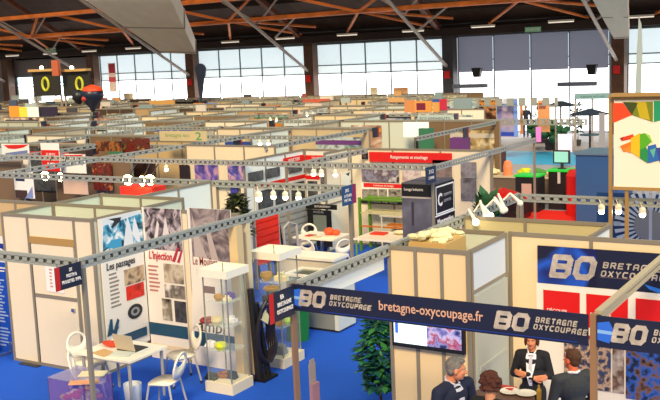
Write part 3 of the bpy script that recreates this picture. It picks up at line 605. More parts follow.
pic('wall_picture', 'dark photo panel below the left half of the wide red banner', ['#2a2430', '#8a88a0', '#5a4a58', '#c8c4c8', '#3a3440'], (362, 166, 399, 182))
pic('wall_picture', 'pinkish photo panel below the middle of the wide red banner', ['#8a6a70', '#d8c8c8', '#5a3a44'], (402.5, 167, 421, 183))
pic('wall_picture', 'dark photo panel at the right end below the wide red banner', ['#4a2a28', '#8a7a78', '#302024'], (433, 160, 452, 184))
pic('wall_picture', 'upper grey photo right of the red banner by the far post', ['#3a3840', '#8a8894', '#5a4a50'], (461, 162, 476.5, 178)); pic('wall_picture', 'lower grey photo right of the red banner by the far post', ['#2e2c34', '#7a7884', '#6a5650'], (461, 179, 476.5, 200))
q = Board('wall_picture', 'white panel of four photos under a small red strip on the centre wall', 'picture', 'A', 20.86, (362, 183, 404, 200), mt=WHITE)
q.rect((364, 183.4, 403, 187.6), RED, 'red_strip'); q.text('Solutions de levage', (374, 184.6, 394, 187), WTXT)
for k, u in enumerate((362.5, 369.6, 379, 389)): q.rect((u, 189, u+(7 if k == 0 else 8.6 if k < 3 else 13.5), 199), photo(['#3a3438', '#a09890', '#241e22'], 4+k), 'photo')
q = Board('caption_strip', 'thin black strip with small print under the four photos on the centre wall', 'picture', 'A', 20.86, (361, 199.6, 405, 204), mt=BLACK); q.text('manutention  levage  stockage', (370, 201.3, 398, 203.2), WTXT)
q = Board('hanging_sign', 'small dark blue sign hanging under the beam in front of the red banner', 'sign', 'B', -8.38, None, (17.3, 17.76, 2.16, 2.5), mt=mat('#16304c', .5)); q.text('312', None, WTXT, abs_=(17.42, 17.64, 2.36, 2.44)); q.text('STAND', None, WTXT, abs_=(17.4, 17.66, 2.24, 2.3))
# green shelf rack
o = T('shelf_rack', 'green metal shelf rack with an orange shelf under the picture panels', 'shelf', (-11.0, 20.4, 0)); gm = mat('#5c8c1c', .5)
for x in (-11.6, -10.3):
    for y in (20.2, 20.7): MB().box(x-.03, x+.03, y-.03, y+.03, 0.007, 1.35).build('upright', gm, o)
for z, cc in ((1.28, gm), (.95, mat('#c8c090', .6)), (.62, mat('#d87820', .5)), (.3, gm)): MB().box(-11.6 if z != .62 else -11.0, -10.3, 20.45, 20.72, z, z+.035).box(-11.6, -10.3, 20.18, 20.22, z, z+.035).build('shelf', cc, o)
# dark cabinet with poster under the corner post
cb = T('printed_cabinet', 'dark display cabinet with a machine poster and logo panel under the corner post', 'cabinet', (-8.8, 18.3, 0))
MB().box(-9.22, -8.5, 17.86, 18.9, .007, 2.1).build('cabinet_body', mat('#5a5a66', .6), cb)
q = Board('machine_poster', 'grey poster of a machine with a black header on the front of the dark cabinet', 'poster', 'A', 17.85, None, (-9.2, -8.52, .12, 2.08), mt=photo(['#4a4a58', '#5c5c6a', '#74768a'], 1.6, 2), part='sheet')
q.rect(None, BLACK, 'header', abs_=(-9.2, -8.52, 1.82, 2.08)); q.text('Levage Industrie', None, WTXT, abs_=(-9.14, -8.7, 1.92, 2.0)); q.rect(None, mat('#b8b0a8', .5), 'stripe', abs_=(-9.2, -8.52, 1.78, 1.815)); q.poly([(-9.1, 1.0), (-8.6, .94), (-8.56, .86), (-9.06, .9)], mat('#8890a8', .5), 'machine_arm', abs_=True); q.poly([(-8.98, 1.7), (-8.92, 1.7), (-8.93, 1.2), (-8.98, 1.2)], mat('#34343e', .5), 'machine_mast', abs_=True)
q.poly([(-9.05+.06*math.cos(t*.785), .6+.09*math.sin(t*.785)) for t in range(8)], mat('#b4b4b8', .5), 'round_badge', abs_=True)
q = Board('logo_sign', 'black and red logo board on the right face of the dark cabinet', 'sign', 'B', -8.49, None, (17.88, 18.9, .9, 2.06), mt=BLACK, part='board')
q.rect(None, WHITE, 'frame', abs_=(17.95, 18.86, 1.42, 2.02)); q.rect(None, BLACK, 'logo_field', abs_=(17.98, 18.83, 1.45, 1.99)); q.text('C', None, WTXT, abs_=(18.04, 18.26, 1.58, 1.86), bold=.03); q.lines((0, 0, 1, 1), 1) if False else None
q.text('EQUIPEMENT', None, mat('#9a9aa0', .5), abs_=(18.34, 18.76, 1.76, 1.83)); q.text('SERVICES', None, mat('#9a9aa0', .5), abs_=(18.34, 18.7, 1.64, 1.7)); q.rect(None, WHITE, 'stripe', abs_=(17.88, 18.9, 1.38, 1.41))
q.text('Manutention', None, WTXT, abs_=(18.0, 18.8, 1.2, 1.32), bold=.02); q.rect(None, RED, 'red_field', abs_=(17.88, 18.9, .9, 1.12)); q.text('levage', None, WTXT, abs_=(18.3, 18.6, .98, 1.04))
# header pictures on the side booth
q = Board('header_sign', 'red arched header with white lettering on the white side wall', 'sign', 'B', -13.33, None, (19.5, 20.4, 2.2, 2.36), mt=RED); q.text('REDUCTEURS', None, WTXT, abs_=(19.7, 20.2, 2.24, 2.32))
q = Board('header_sign', 'red header strip on the pale wall left of the red banner wall', 'sign', 'A', 20.46, None, (-13.3, -12.45, 2.2, 2.34), mt=RED); q.text('TRANSMISSIONS', None, WTXT, abs_=(-13.1, -12.6, 2.25, 2.3))
for i, (a, z) in enumerate(((18.3, 1.1), (19.0, 1.1), (20.0, 1.1))): pic('wall_picture', 'dark picture on the white side wall, %s of three' % ('nearest', 'middle', 'farthest')[i], ['#2a2c30', '#5a5e60', '#8a8a88'], None, -14.92, 'B') if False else Board('wall_picture', 'dark picture on the white side wall with red header, %s of three' % ('nearest', 'middle', 'farthest')[i], 'picture', 'B', -13.33, None, (a-.3, a+.3, 1.95, 2.18), mt=photo(['#2a2c30', '#5a5e60', '#3a3a3c'], 2+i), part='print')
for i, a in enumerate((-13.15, -12.85, -12.58)): Board('wall_picture', 'dark picture under the red strip on the pale wall, %s of three' % ('left', 'middle', 'right')[i], 'picture', 'A', 20.46, None, (a-.12, a+.12, 1.9, 2.15), mt=photo(['#3a3c44', '#6a6e74', '#24262a'], 2.3+i), part='print')
# second sign wall with red band (nearer, beneath)
rbw = Board('product_banner', 'lower board with red band and dark photos on the white side wall', 'banner', 'B', -13.32, None, (18.2, 20.42, 1.2, 1.88), mt=mat('#d8d6d0', .6))
rbw.rect(None, RED, 'red_band', abs_=(18.2, 20.42, 1.76, 1.86))
for k in range(3): rbw.rect(None, photo(['#2c2e34', '#585c64', '#1c1e22'], 3+k), 'photo', abs_=(18.3+.72*k, 18.92+.72*k, 1.25, 1.7))
rbw = Board('product_banner', 'lower board with red band and dark photos on the pale wall left of the centre', 'banner', 'A', 20.45, None, (-13.3, -12.45, 1.2, 1.84), mt=mat('#d8d6d0', .6))
rbw.rect(None, RED, 'red_band', abs_=(-13.3, -12.87, 1.72, 1.82)); rbw.rect(None, photo(['#2c2e34', '#585c64', '#1c1e22'], 3.3), 'photo', abs_=(-13.25, -12.95, 1.25, 1.68)); rbw.rect(None, photo(['#2c2e34', '#686c74', '#1c1e22'], 3.9), 'photo', abs_=(-12.85, -12.5, 1.25, 1.8))
q = Board('display_stand', 'tall black display frame with a grey screen behind the white bistro table', 'display', 'A', 19.6, (308.5, 210, 332, 246), mt=BLACK); q.rect((314, 215, 327, 232), mat('#7a8478', .4), 'screen'); q.text('MOTEURS', (314, 211, 324, 213), mat('#a0a0a0', .5))
q = Board('display_stand', 'wide black strip sign with white lettering above the tall black frame', 'display', 'A', 19.7, (303, 204, 337, 209), mt=BLACK); q.text('ENTRAINEMENT', (315, 205.5, 331, 207.5), WTXT)
q = Board('notice_board', 'white board with two dark emblems on the post left of the red banner wall', 'sign', 'B', -12.23, (341, 171, 355, 186), mt=mat('#ece8da', .6)); q.poly([(345, 174), (349, 172), (348, 176)], INK, 'emblem'); q.poly([(350, 174), (354, 172), (353, 176)], INK, 'emblem'); q.rect((350, 180, 353, 182), INK, 'emblem')
# tables & chairs in the centre
t = T('bistro_table', 'white rectangular table with orange goods under the end of the long beam', 'table', (-11.55, 18.3, 0))
MB().box(-12.1, -11.0, 17.9, 18.7, .71, .745).build('table_top', PLW, t); MB().tube((-11.55, 18.3, .71), (-11.55, 18.3, .05), .04).lathe((-11.55, 18.3, .007), [(.3, 0), (.28, .03), (.05, .05)], 16).build('pedestal', CHROME, t)
MB()
tag(MB().ball((-11.4, 18.4, .83), .13, .12, .09).ball((-11.22, 18.42, .81), .09, .1, .07).build('orange_bag', mat('#ee5a28', .5)), 'round orange bag on the white table under the end of the long beam', 'bag')
for (x, y, w, c, l) in ((-11.75, 18.15, .2, '#c03a20', 'small red brochure at the left of the table with the orange bag'), (-11.55, 18.05, .25, '#d8c8a0', 'beige brochure on the near edge of the table with the orange bag'), (-11.2, 18.1, .2, '#f0e8c0', 'cream brochure at the right of the table with the orange bag')):
    tag(MB().box(x-w/2, x+w/2, y-.1, y+.1, .746, .765).build('brochure', mat(c, .5)), l, 'brochure')
for (x, y, r, l) in ((-12.25, 18.75, 200, 'white plastic chair behind the table with the orange bag'), (-10.78, 17.75, 60, 'white plastic chair at the right end of the table with the orange bag'), (-11.35, 17.6, 0, 'white plastic chair with its back to us before the table with the orange bag')):
    place(copy_tree(ch), (x, y, 0), math.radians(r), l, 'white plastic chairs in the central stand')
t = T('display_table', 'long white table with a red folder in front of the green shelf rack', 'table', (-10.0, 18.7, 0))
MB().box(-10.65, -9.5, 18.2, 19.2, .71, .75).build('table_top', PLW, t)
for x in (-10.6, -9.55):
    for y in (18.25, 19.15): MB().tube((x, y, .71), (x, y, .007), .025).build('leg', mat('#6aa050', .5), t)
tag(MB().box(-10.5, -10.15, 18.7, 18.95, .751, .79).build('folder', mat('#e03818', .5)), 'red folder on the long white table before the green shelf rack', 'folder')
tag(MB().lathe((-9.85, 18.95, .751), [(.06, 0), (.17, .06), (.16, .07), (.05, .02)], 16).build('bowl', mat('#e8dcb0', .5)), 'cream bowl on the long white table before the green shelf rack', 'bowl')
tag(MB().box(-10.9, -10.1, 19.9, 19.95, .95, .99).tube((-10.85, 19.92, .95), (-10.85, 19.92, .007), .02).tube((-10.15, 19.92, .95), (-10.15, 19.92, .007), .02).build('barrier_rail', mat('#d8d0b8', .5)), 'thin pale rail standing between the bistro table and the cream bowl', 'barrier')
tag(box(-9.47, -9.24, 18.0, 18.7, .007, .8).build('crate', mat('#3a1c18', .6)), 'dark red brown crate right of the long white table', 'crate')
# ================================================================== oxycoupage stand
wall('A', 10.0, -5.35, -4.33, 'cream storage cabin front of three narrow panels above the television', mat('#ecd2a4', .7), posts=[-5.35, -5.0, -4.66, -4.33])
wall('B', -4.33, 10.04, 11.22, 'white side wall with a door of the storage cabin right of the television', mat('#d6dbe0', .7), posts=[10.08, 11.18], mid=1.98)
tag(MB().box(-4.32, -4.29, 10.12, 11.14, .1, 1.94).box(-4.29, -4.28, 10.2, 11.06, 1.0, 1.05).build('cabin_door', mat('#b4b6a8', .6)), 'grey green door of the storage cabin right of the television', 'door')
wall('B', -5.38, 10.04, 12.1, 'left outer side wall of the storage cabin', WHITE, posts=[10.06, 11.1, 12.08])
wall('A', 11.26, -5.3, -4.4, 'inner back wall of the open topped storage cabin', PALE, posts=[-5.3, -4.4])
wall('A', 11.28, -4.3, -.8, 'long cream back wall of the stand carrying the navy and silver sign', mat('#efd8ae', .7), posts=[-4.3, -3.27, -2.2, -.85])
wall('A', 12.25, -5.4, -3.32, 'olive tinted wall of the stand directly behind the storage cabin', mat('#c4b88a', .7), posts=[-5.35, -4.45, -3.35])
wall('B', -3.3, 11.34, 12.2, 'short white side wall behind the navy and silver sign', WHITE, posts=[11.36, 12.18])
# boxes of cloth on the storage cabin
o = T('cardboard_box', 'open cardboard box stuffed with white cloth inside the storage cabin', 'box', (-4.95, 10.5, 1.9))
MB().box(-5.22, -4.72, 10.25, 10.85, 1.9, 2.5).build('box_body', mat('#c8a468', .7), o); b = MB(); r = random.Random(3)
for k in range(34): b.ball((-4.97+r.uniform(-.22, .22), 10.55+r.uniform(-.27, .27), 2.5+r.uniform(0, .09)), r.uniform(.04, .09), r.uniform(.03, .08), r.uniform(.02, .06), 6, 4)
b.build('white_cloth', mat('#e2dcae', .8), o)
tag(box(-5.3, -4.4, 10.1, 10.95, 1.86, 1.9).build('storage_shelf', WOODL), 'shelf inside the storage cabin holding the cardboard box', 'shelf'); tag(box(-4.62, -4.48, 10.3, 10.6, 1.9, 2.35).build('cardboard_tube', mat('#c09a5c', .7)), 'narrow brown carton beside the box of cloth in the storage cabin', 'box')
# tv
tv = T('television', 'wall mounted flat television showing a picture, below the navy banner', 'television', (-4.85, 9.96, 1.3))
MB().box(-5.3, -4.36, 9.9, 9.96, 1.28, 1.84).build('casing', BLACK, tv)
MB().box(-5.27, -4.83, 9.893, 9.9, 1.33, 1.81).build('screen', mat('#d8eef0', .3, emit=.9), tv)
MB().box(-4.83, -4.39, 9.893, 9.9, 1.33, 1.81).build('screen_picture', photo(['#20285a', '#6a68a8', '#a8a0c8', '#902838', '#7a78b0', '#202850'], 6, 5, emit=.7), tv)
MB().box(-5.25, -5.21, 9.888, 9.893, 1.45, 1.7).build('screen_menu', mat('#3a6ad0', .3, emit=.5), tv)
# sign on the back wall
NAVYG = photo(['#0a1030', '#101c6a', '#1c58d0', '#0c1238', '#120c28'], 1.3, 2, dist=.6)
def bo_logo(q, px, z0, z1, sil=SILV):
    a0 = q.pt(px[0], px[1])[0]; a1 = q.pt(px[2], px[3])[0]; strokes(q, 'BO', a0, a1, z0, z1, .24, sil, 'logo_letters', .22, .1)
def words(q, s, u0, v0, u1, v1, z0, z1): strokes(q, s, q.pt(u0, v0)[0], q.pt(u1, v1)[0], z0, z1, .2, SILV)
bs = Board('stand_sign', 'long navy sign with silver BO logo on the back wall of the stand', 'sign', 'A', 11.25, None, (-3.93, -1.0, 1.885, 2.355), mt=NAVY)
bs.rect(None, NAVYG, 'blue_glow', abs_=(-3.93, -3.2, 1.885, 2.355)); bo_logo(bs, (549, 265, 599, 268), 1.965, 2.265)
words(bs, 'BRETAGNE', 603, 262, 664, 266, 2.135, 2.21); words(bs, 'OXYCOUPAGE', 601, 270, 674, 274, 2.03, 2.105); bs.rect((600, 278, 650, 279), mat('#5a4a60', .5), 'underline'); bs.poly([(645, 284), (662, 289), (660, 293), (650, 289)], mat('#2878e0', .5), 'blue_flash')
lo = Board('stand_poster', 'large white wall poster with red squares and workshop photos behind the standing people', 'poster', 'A', 11.25, None, (-3.95, -1.0, .35, 1.88), mt=mat('#efe8dc', .6))
REDS = mat('#dc120c', .45)
z1, z0 = 1.8, 1.38
for k, x in enumerate((-3.86, -3.32, -2.73, -2.2, -1.66)):
    lo.rect(None, REDS, 'red_square', abs_=(x, x+(.46 if k != 1 else .5), z0, z1))
    lo.text('DÉCOUPE' if k != 2 else 'USINAGE', None, WTXT, abs_=(x+.05, x+.3, z0+.15, z0+.2), bold=.01) if k < 2 else None
    lo.text(('PLASMA', 'LASER', 'PLIAGE', 'OXYGAZ', 'ROULAGE')[k], None, WTXT, abs_=(x+.05, x+.26, z0+.04, z0+.09), bold=.01)
for (x0, x1, a0, a1, cols, sc) in ((-3.6, -3.02, .6, 1.24, ['#203a7a', '#4a4a58', '#c8a890', '#38384a', '#2a3a70'], 9), (-3.0, -2.86, .6, 1.24, ['#b0a090', '#604030', '#e0d8d0'], 4), (-2.84, -2.25, .55, 1.28, ['#101a5a', '#20222a', '#2a5ab8', '#705038', '#14142a'], 9), (-2.22, -1.05, .9, 1.26, ['#98989a', '#b87850', '#c8c4c0', '#808890'], 6), (-2.22, -1.05, .5, .9, ['#486a20', '#7a8a60', '#a09488', '#3a5a18', '#807488'], 6)):
    lo.rect(None, photo(cols, sc, 5), 'workshop_photo', abs_=(x0, x1, a0, a1))
lo.rect(None, mat('#b01818', .5), 'red_caption', abs_=(-2.72, -2.36, 1.23, 1.27)); lo.rect(None, mat('#a02020', .5), 'red_caption', abs_=(-3.7, -3.2, 1.24, 1.28))
# beams and navy banners
beam('B', -5.37, 8.03, 14.5, 'long perforated beam running back from the navy banner past the storage cabin', posts=(14.45,))
beam('A', 14.42, -5.3, -1.0, 'perforated beam under the polygon billboard carrying hanging bulbs', posts=(-5.3,))
beam('B', -2.27, 8.03, 11.2, 'plain pale beam slanting back from the right hand post of the navy banner', h=.1, sp=3, mt=mat('#b8ab90', .5), posts=())
tag(box(-5.385, -5.355, 7.86, 7.94, 0, 2.5).build('corner_post', mat('#8a6a55', .5, .1)), 'thin metal corner post at the left end of the long navy banner', 'post')
tag(box(-2.3, -2.25, 7.88, 7.94, 0, 2.5).build('corner_post', mat('#9a7450', .5, .1)), 'brass coloured post between the two navy banners', 'post')
o = tag(box(-5.41, -5.405, 8.05, 9.95, 2.2, 2.5).build('fascia_banner', WHITE), 'fascia board on the outside of the beam, its white back showing above the blue carpet', 'banner')
def navy_banner(x0, x1, label, items):
    q = Board('fascia_banner', label, 'banner', 'A', 7.88, None, (x0, x1, 2.225, 2.5), mt=NAVY, th=.015)
    return q
nb = navy_banner(-5.36, -2.31, 'long navy banner across the foreground reading bretagne-oxycoupage.fr', 0)
BD = mat('#d8a890', .5); GLOW = photo(['#0c1138', '#16329a', '#5aa0f0', '#16329a', '#0c1138'], 1.5, 1)
BLUEF = mat('#2a6ae0', .5); BLUEL = mat('#86b8f0', .5)
def flash(q, a0, a1):
    zc = 2.365; q.poly([(a0, 2.29), (a0+.1, 2.27), (a1, 2.33), (a1, 2.4), (a0+.1, 2.46), (a0, 2.44)], BLUEF, 'blue_flash', abs_=True); q.poly([(a0, 2.35), (a1, 2.345), (a1, 2.375), (a0, 2.38)], BLUEL, 'light_flash', abs_=True)
flash(nb, -5.35, -5.2); bo_logo(nb, (299, 297, 328, 298), 2.285, 2.455); words(nb, 'BRETAGNE', 331, 297, 363, 300, 2.385, 2.435); words(nb, 'OXYCOUPAGE', 330, 303, 373, 305, 2.32, 2.37)
nb.text('bretagne-oxycoupage.fr', None, BD, abs_=(nb.pt(380, 305)[0], nb.pt(484, 316)[0], 2.305, 2.43), bold=.01); bo_logo(nb, (494, 318, 532, 321), 2.285, 2.455); words(nb, 'BRETAGNE', 536, 318, 579, 322, 2.385, 2.435); words(nb, 'OXYCOUPAGE', 534, 326, 589, 330, 2.32, 2.37)
nb.rect(None, mat('#1c3ca0', .5), 'blue_line', abs_=(-5.0, -2.4, 2.245, 2.252))
n2 = navy_banner(-2.24, -.9, 'second navy banner with silver BO logo at the right edge', 0); flash(n2, -2.23, -2.1); bo_logo(n2, (611, 331, 650, 334), 2.285, 2.455); words(n2, 'BRETAGNE', 654, 330, 700, 334, 2.385, 2.435); words(n2, 'OXYCOUPAGE', 652, 337, 712, 342, 2.32, 2.37)
# bar table with plates
t = T('bar_table', 'high round bar table with plates between the standing people', 'table', (-3.72, 9.42, 0)); MB().lathe((-3.72, 9.42, 1.0), [(.34, 0), (.36, .015), (.34, .03)], 28).build('table_top', mat('#6a4a3c', .5), t); MB().tube((-3.72, 9.42, 1.0), (-3.72, 9.42, .03), .04).lathe((-3.72, 9.42, .007), [(.28, 0), (.26, .02), (.05, .04)], 18).build('pedestal', CHROME, t)
for (u, v, l) in ((510, 392, 'left of two white plates on the high bar table'), (526, 394, 'right of two white plates on the high bar table, before the woman')):
    p = atz(u, v, 1.035); tag(MB().lathe((p[0], p[1], 1.032), [(.06, 0), (.115, .018), (.108, .022), (.055, .008)], 20).build('plate', mat('#f0ead8', .4)), l, 'plate')
p = atz(505, 388, 1.035); tag(MB().prism([(p[0]-.16, p[1]-.03, 1.032), (p[0]+.1, p[1]-.06, 1.032), (p[0]+.12, p[1]+.05, 1.032), (p[0]-.14, p[1]+.06, 1.032)], [(p[0]-.16, p[1]-.03, 1.05), (p[0]+.1, p[1]-.06, 1.05), (p[0]+.12, p[1]+.05, 1.05), (p[0]-.14, p[1]+.06, 1.05)]).build('leaflet', mat('#c82818', .5)), 'red leaflet behind the plates on the high bar table', 'leaflet')
p = atz(539, 397, 1.06); tag(MB().lathe((p[0], p[1], 1.032), [(.025, 0), (.028, .1), (.012, .13), (.012, .16)], 10).build('bottle', mat('#c89a30', .3)), 'small amber bottle on the bar table in front of the woman', 'bottle')
# ================================================================== right hand background
bb = T('billboard', 'white billboard with orange and green polygons raised on posts at the right edge', 'billboard', (-3., 14.2, 0))
for x in (-3.84, -3.6, -1.6): MB().box(x-.02, x+.03, 14.2, 14.25, 0, 4.05 if x < -3.7 or x > -2 else 2.65).build('post', mat('#a8844c', .5, .1), bb)
MB().box(-3.8, -1.6, 14.18, 14.26, 2.65, 2.7).box(-3.8, -1.6, 14.18, 14.26, 3.98, 4.03).box(-3.8, -1.6, 14.1, 14.26, 4.03, 4.08).build('frame', mat('#b08c54', .5, .1), bb)
MB().box(-3.78, -1.62, 14.19, 14.21, 2.7, 3.98).build('sheet', mat('#fbf0de', .6, emit=0), bb)
def bpoly(pts, c, k):
    q = [(aty(u, v, 14.19)[0], aty(u, v, 14.19)[2]) for u, v in pts]; MB().flat('A', q, 14.187-.0006*k, .003).build('coloured_polygon', mat(c, .5), bb)
for k, (pts, c) in enumerate((([(613, 103), (623, 103), (632, 115), (613, 123)], '#ee4a1c'), ([(623, 102), (653, 101.5), (653, 122), (632, 115)], '#7a8418'), ([(636, 102), (646, 102), (650, 120), (640, 118)], '#c8b018'), ([(623, 102), (632, 115), (638, 103)], '#3c4a18'), ([(654, 101), (675, 101), (675, 116), (654, 122)], '#1c9a6a'),
    ([(620, 138), (633, 134), (635, 138), (622, 141)], '#e03c18'), ([(620, 138), (624, 136.5), (622, 141)], '#a02818'), ([(620, 146), (630, 142), (640, 134), (634, 150), (624, 152)], '#f07818'), ([(622, 150), (630, 146), (631, 153)], '#f09030'), ([(631, 138), (640, 133), (640, 158), (631, 152)], '#f0c01c'), ([(640, 134), (645, 133), (652, 141), (646, 147), (640, 150)], '#58b020'), ([(645, 133), (650, 135), (653, 143)], '#a0d060'), ([(640, 150), (646, 147), (650, 153), (648, 163), (640, 158)], '#289048'), ([(648, 146), (656, 144), (660, 160), (648, 163)], '#2a6ab8'), ([(656, 148), (670, 146), (670, 164), (660, 162)], '#3848a0'), ([(650, 150), (656, 148), (654, 158)], '#60b8a0'))): bpoly(pts, c, k)
# blue wall with sunburst
bw = Board('printed_wall', 'blue wall with a silver sunburst emblem behind the billboard posts', 'wall panel', 'A', 16.2, None, (-4.6, -1.8, .3, 2.3), mt=mat('#1c4678', .6), part='panel')
sc = aty(650, 226, 16.15); cx_, cz_ = sc[0], sc[2]
for k in range(30):
    a = 2*math.pi*k/30; da = .06
    bw.poly([(cx_+.18*math.cos(a-da), cz_+.18*math.sin(a-da)), (cx_+.18*math.cos(a+da), cz_+.18*math.sin(a+da)), (cx_+.6*math.cos(a+da*.95), cz_+.6*math.sin(a+da*.95)), (cx_+.6*math.cos(a-da*.95), cz_+.6*math.sin(a-da*.95))], mat('#e2e6ea', .5), 'ray', abs_=True)
bw.poly([(cx_+.27*math.cos(t*.393), cz_+.27*math.sin(t*.393)) for t in range(16)], mat('#a8a6a4', .4, .3), 'disc', abs_=True); bw.rect(None, mat('#d8d8dc', .5), 'bar', abs_=(cx_-.02, cx_+.03, .3, 2.3))
bw.rect((614, 221, 621, 225), mat('#c8ccd4', .5), 'small_label')
# hanging bulbs : prototype
sp = proto('spotlight', '', 'light', 'arm spotlights on beams'); MB().tube((0, 0, 0), (.04, -.03, -.06), .006).build('arm', mat('#d8d0c0', .4), sp)
MB().lathe((.04, -.03, -.13), [(.045, 0), (.045, .05), (.02, .08)], 12).build('shade', mat('#e8e0c8', .4), sp); MB().ball((.04, -.03, -.15), .042, n=10, m=6).build('bulb', BULB, sp)
first = True
def spot(p, label, group='arm spotlights on beams', s=1., rz_=0):
    global first
    o = sp if first else copy_tree(sp); first = False; place(o, p, rz_, label, group, s); return o
for u, v, l in ((601, 203, 'lit spotlight on the beam left of the billboard post'), (618, 203, 'lit spotlight between the two billboard posts'), (642, 206, 'lit spotlight in front of the silver sunburst')):
    p = aty(u, v, 14.38); spot((p[0]-.03, 14.38, p[2]+.05), l, s=1.15)
for i, (u, v) in enumerate(((257, 184), (272, 188), (284, 190), (297, 187))):
    p = aty(u, v, 14.56); spot((p[0], 14.56, 2.42), 'lit spotlight under the beam right of the potted tree, %s of four' % ('leftmost', 'second', 'third', 'rightmost')[i], s=1.5 if i == 0 else 1.2)
for i, (u, v) in enumerate(((312, 163), (320, 164), (334, 166), (165, 156))):
    p = aty(u, v, 17.75); spot((p[0], 17.75, 2.42), ('left spotlight of three on the middle beam left of the red banner', 'middle spotlight of three on the middle beam', 'right spotlight of three on the middle beam, brightest', 'lone lit spotlight on the left part of the middle beam')[i], s=1.2)
# cluster of white spot arms on the beam right of the storage cabin
for i, y in enumerate((12.3, 12.55, 12.8, 13.0, 13.2, 13.45, 13.7)):
    o = T('spotlight', 'white arm spotlight in the cluster on the beam behind the storage cabin, %s' % ('nearest', 'second', 'third', 'fourth', 'fifth', 'sixth', 'farthest')[i], 'light', (-5.3, y, 2.52), 'white arm spotlights on the beam')
    x = -5.3; dy = (-.12, .05, -.2, .1, -.05, -.15, .08)[i]; h_ = 2.6+.03*(i % 3); MB().tube((x-.03, y, 2.5), (x+.05, y+dy, h_), .012).tube((x+.05, y+dy, h_), (x+.17, y+dy*1.6, 2.47), .016, .03).build('arm', PLW, o)
    MB().ball((x+.19, y+dy*1.7, 2.44), .05, n=10, m=6).build('lamp_head', PLW if i > 2 else BULBS, o)
# ================================================================== left and far rows of stands
def hang(name, label, cat, c, px, mt=WHITE, ax='A', **k): return Board(name, label, cat, ax, c, px, mt=mt, **k)
q = hang('hanging_banner', 'white banner with red arc at the top, leftmost of the row over the left stands', 'banner', 18.4, (3, 144, 30, 170)); q.poly([(4, 145), (29, 144.5), (24, 147.5), (16, 149), (9, 148.5)], RED, 'red_arc'); q.poly([(6, 153), (28, 150), (28, 153), (6, 156)], mat('#7080b0', .5), 'blue_swoosh'); q.lines((7, 158, 25, 168), 3, mat('#b0a8b0', .6)); q.rect((18, 155, 29, 157), mat('#d06060', .5))
q = hang('roll_up_banner', 'white roll up banner with dark picture below the leftmost hanging banner', 'banner', 18.0, (15, 172, 34, 198)); q.rect((16, 175, 25, 181), mat('#1a2a50', .5), 'logo'); q.rect((16, 190, 28, 198), mat('#402820', .5), 'picture'); q.poly([(26, 198), (33, 186), (34, 198)], mat('#8090c0', .5), 'blue_swoosh')
q = hang('hanging_banner', 'red and white hanging banner, second from the left over the left stands', 'banner', 18.6, (42, 143, 60, 171)); q.rect((42.5, 150, 60, 171), RED, 'red_field'); q.text('EUREX', (47, 153, 56, 156), WTXT); q.lines((48, 162, 58, 167), 2, WTXT)
q = hang('hanging_banner', 'white hanging banner with slim red arc, third from the left', 'banner', 18.9, (62, 154, 86, 173)); q.poly([(64, 155), (85, 154.5), (80, 156.8), (68, 157)], RED, 'red_arc'); q.text('SOLUTIONS', (63, 161, 84, 165), mat('#5a6a98', .5), shear=.2)
hang('hanging_banner', 'plain pinkish board below the third hanging banner', 'banner', 18.7, (64, 179, 88, 194), mt=mat('#d8b8a0', .6))
for i, (x0, x1, y) in enumerate(((-24.5, -21.3, 18.2), (-21.2, -18.2, 19.3), (-27.5, -24.6, 21.0))): wall('A', y, x0, x1, 'brown partition wall under the hanging banners, %s' % ('middle', 'right', 'left')[i], mat('#7a6248', .7), top=2.3)
for (c, a0, a1, l) in ((14.6, -21.0, -11.75, 'perforated beam low across the left stands in front of the roll up banner'), (17.85, -28, -17.1, 'perforated beam over the left stands behind the red hanging banner'), (21.0, -30, -18.0, 'perforated beam over the dark stands at far left'), (24.1, -34, -15.2, 'perforated beam over the fourth row of stands'), (27.3, -38, -15.2, 'perforated beam over the fifth row of stands'), (30.5, -42, -12, 'perforated beam over the sixth row of stands')):
    beam('A', c, a0, a1, l, sp=.2)
for i, (c, a0, a1) in enumerate(((-17.95, 14.7, 24.0), (-21.1, 15, 27), (-11.72, 17.9, 21) , (-15.0, 21.1, 27.2), (-24.3, 18, 30), (-18.2, 24.2, 33.5), (-11.9, 24.1, 30.4), (-27.6, 21.2, 33))):
    beam('B', c, a0, a1, 'perforated beam running back into the hall, %s' % ('left of the stand with the red box', 'far left over the hanging banners', 'left of the red banner wall', 'above the picture panels of purple prints', 'through the dark left stands', 'behind the long cream wall', 'above the white lit panel in the centre', 'at the far left edge')[i], sp=.25)
# measured walls behind
wall('A', 21.2, -17.85, -14.75, 'long cream wall above the two purple prints in the middle distance', mat('#ecdcb4', .7))
wall('A', 22.3, -20.9, -17.95, 'tan wall with green lettering left of the long cream wall', mat('#c8ac78', .7))
Board('wall_picture', 'purple blue print on the long cream wall, left one of two', 'picture', 'A', 21.16, (195, 161, 218, 180), mt=photo(['#2a2050', '#6a5aa8', '#c89ab0', '#3a3478'], 2.5, 4, dist=1), part='print')
Board('wall_picture', 'purple blue print on the long cream wall, right one of two', 'picture', 'A', 21.16, (228, 161, 252, 180), mt=photo(['#2c2458', '#5a58a8', '#d8a8b0', '#34306a'], 2.8, 4, dist=1), part='print')
q = hang('fascia_banner', 'long pale banner with green lettering across the tan stand', 'banner', 21.5, (160, 131, 207, 141), mt=mat('#cdbd90', .6)); q.text('bretagne eco', (166, 133, 190, 138), mat('#8aa870', .6)); q.text('2', (196, 132, 202, 140), mat('#4a9a60', .6))
q = Board('wall_picture', 'blue vertical banner on the cream wall behind the potted tree', 'picture', 'A', 14.64, (231, 187, 238, 200), mt=mat('#3a38a0', .5)); 
Board('arched_print', 'dark arched doorway panel left of the two purple prints', 'picture', 'A', 21.15, (180, 165, 190, 180), mt=mat('#2a1e22', .6))
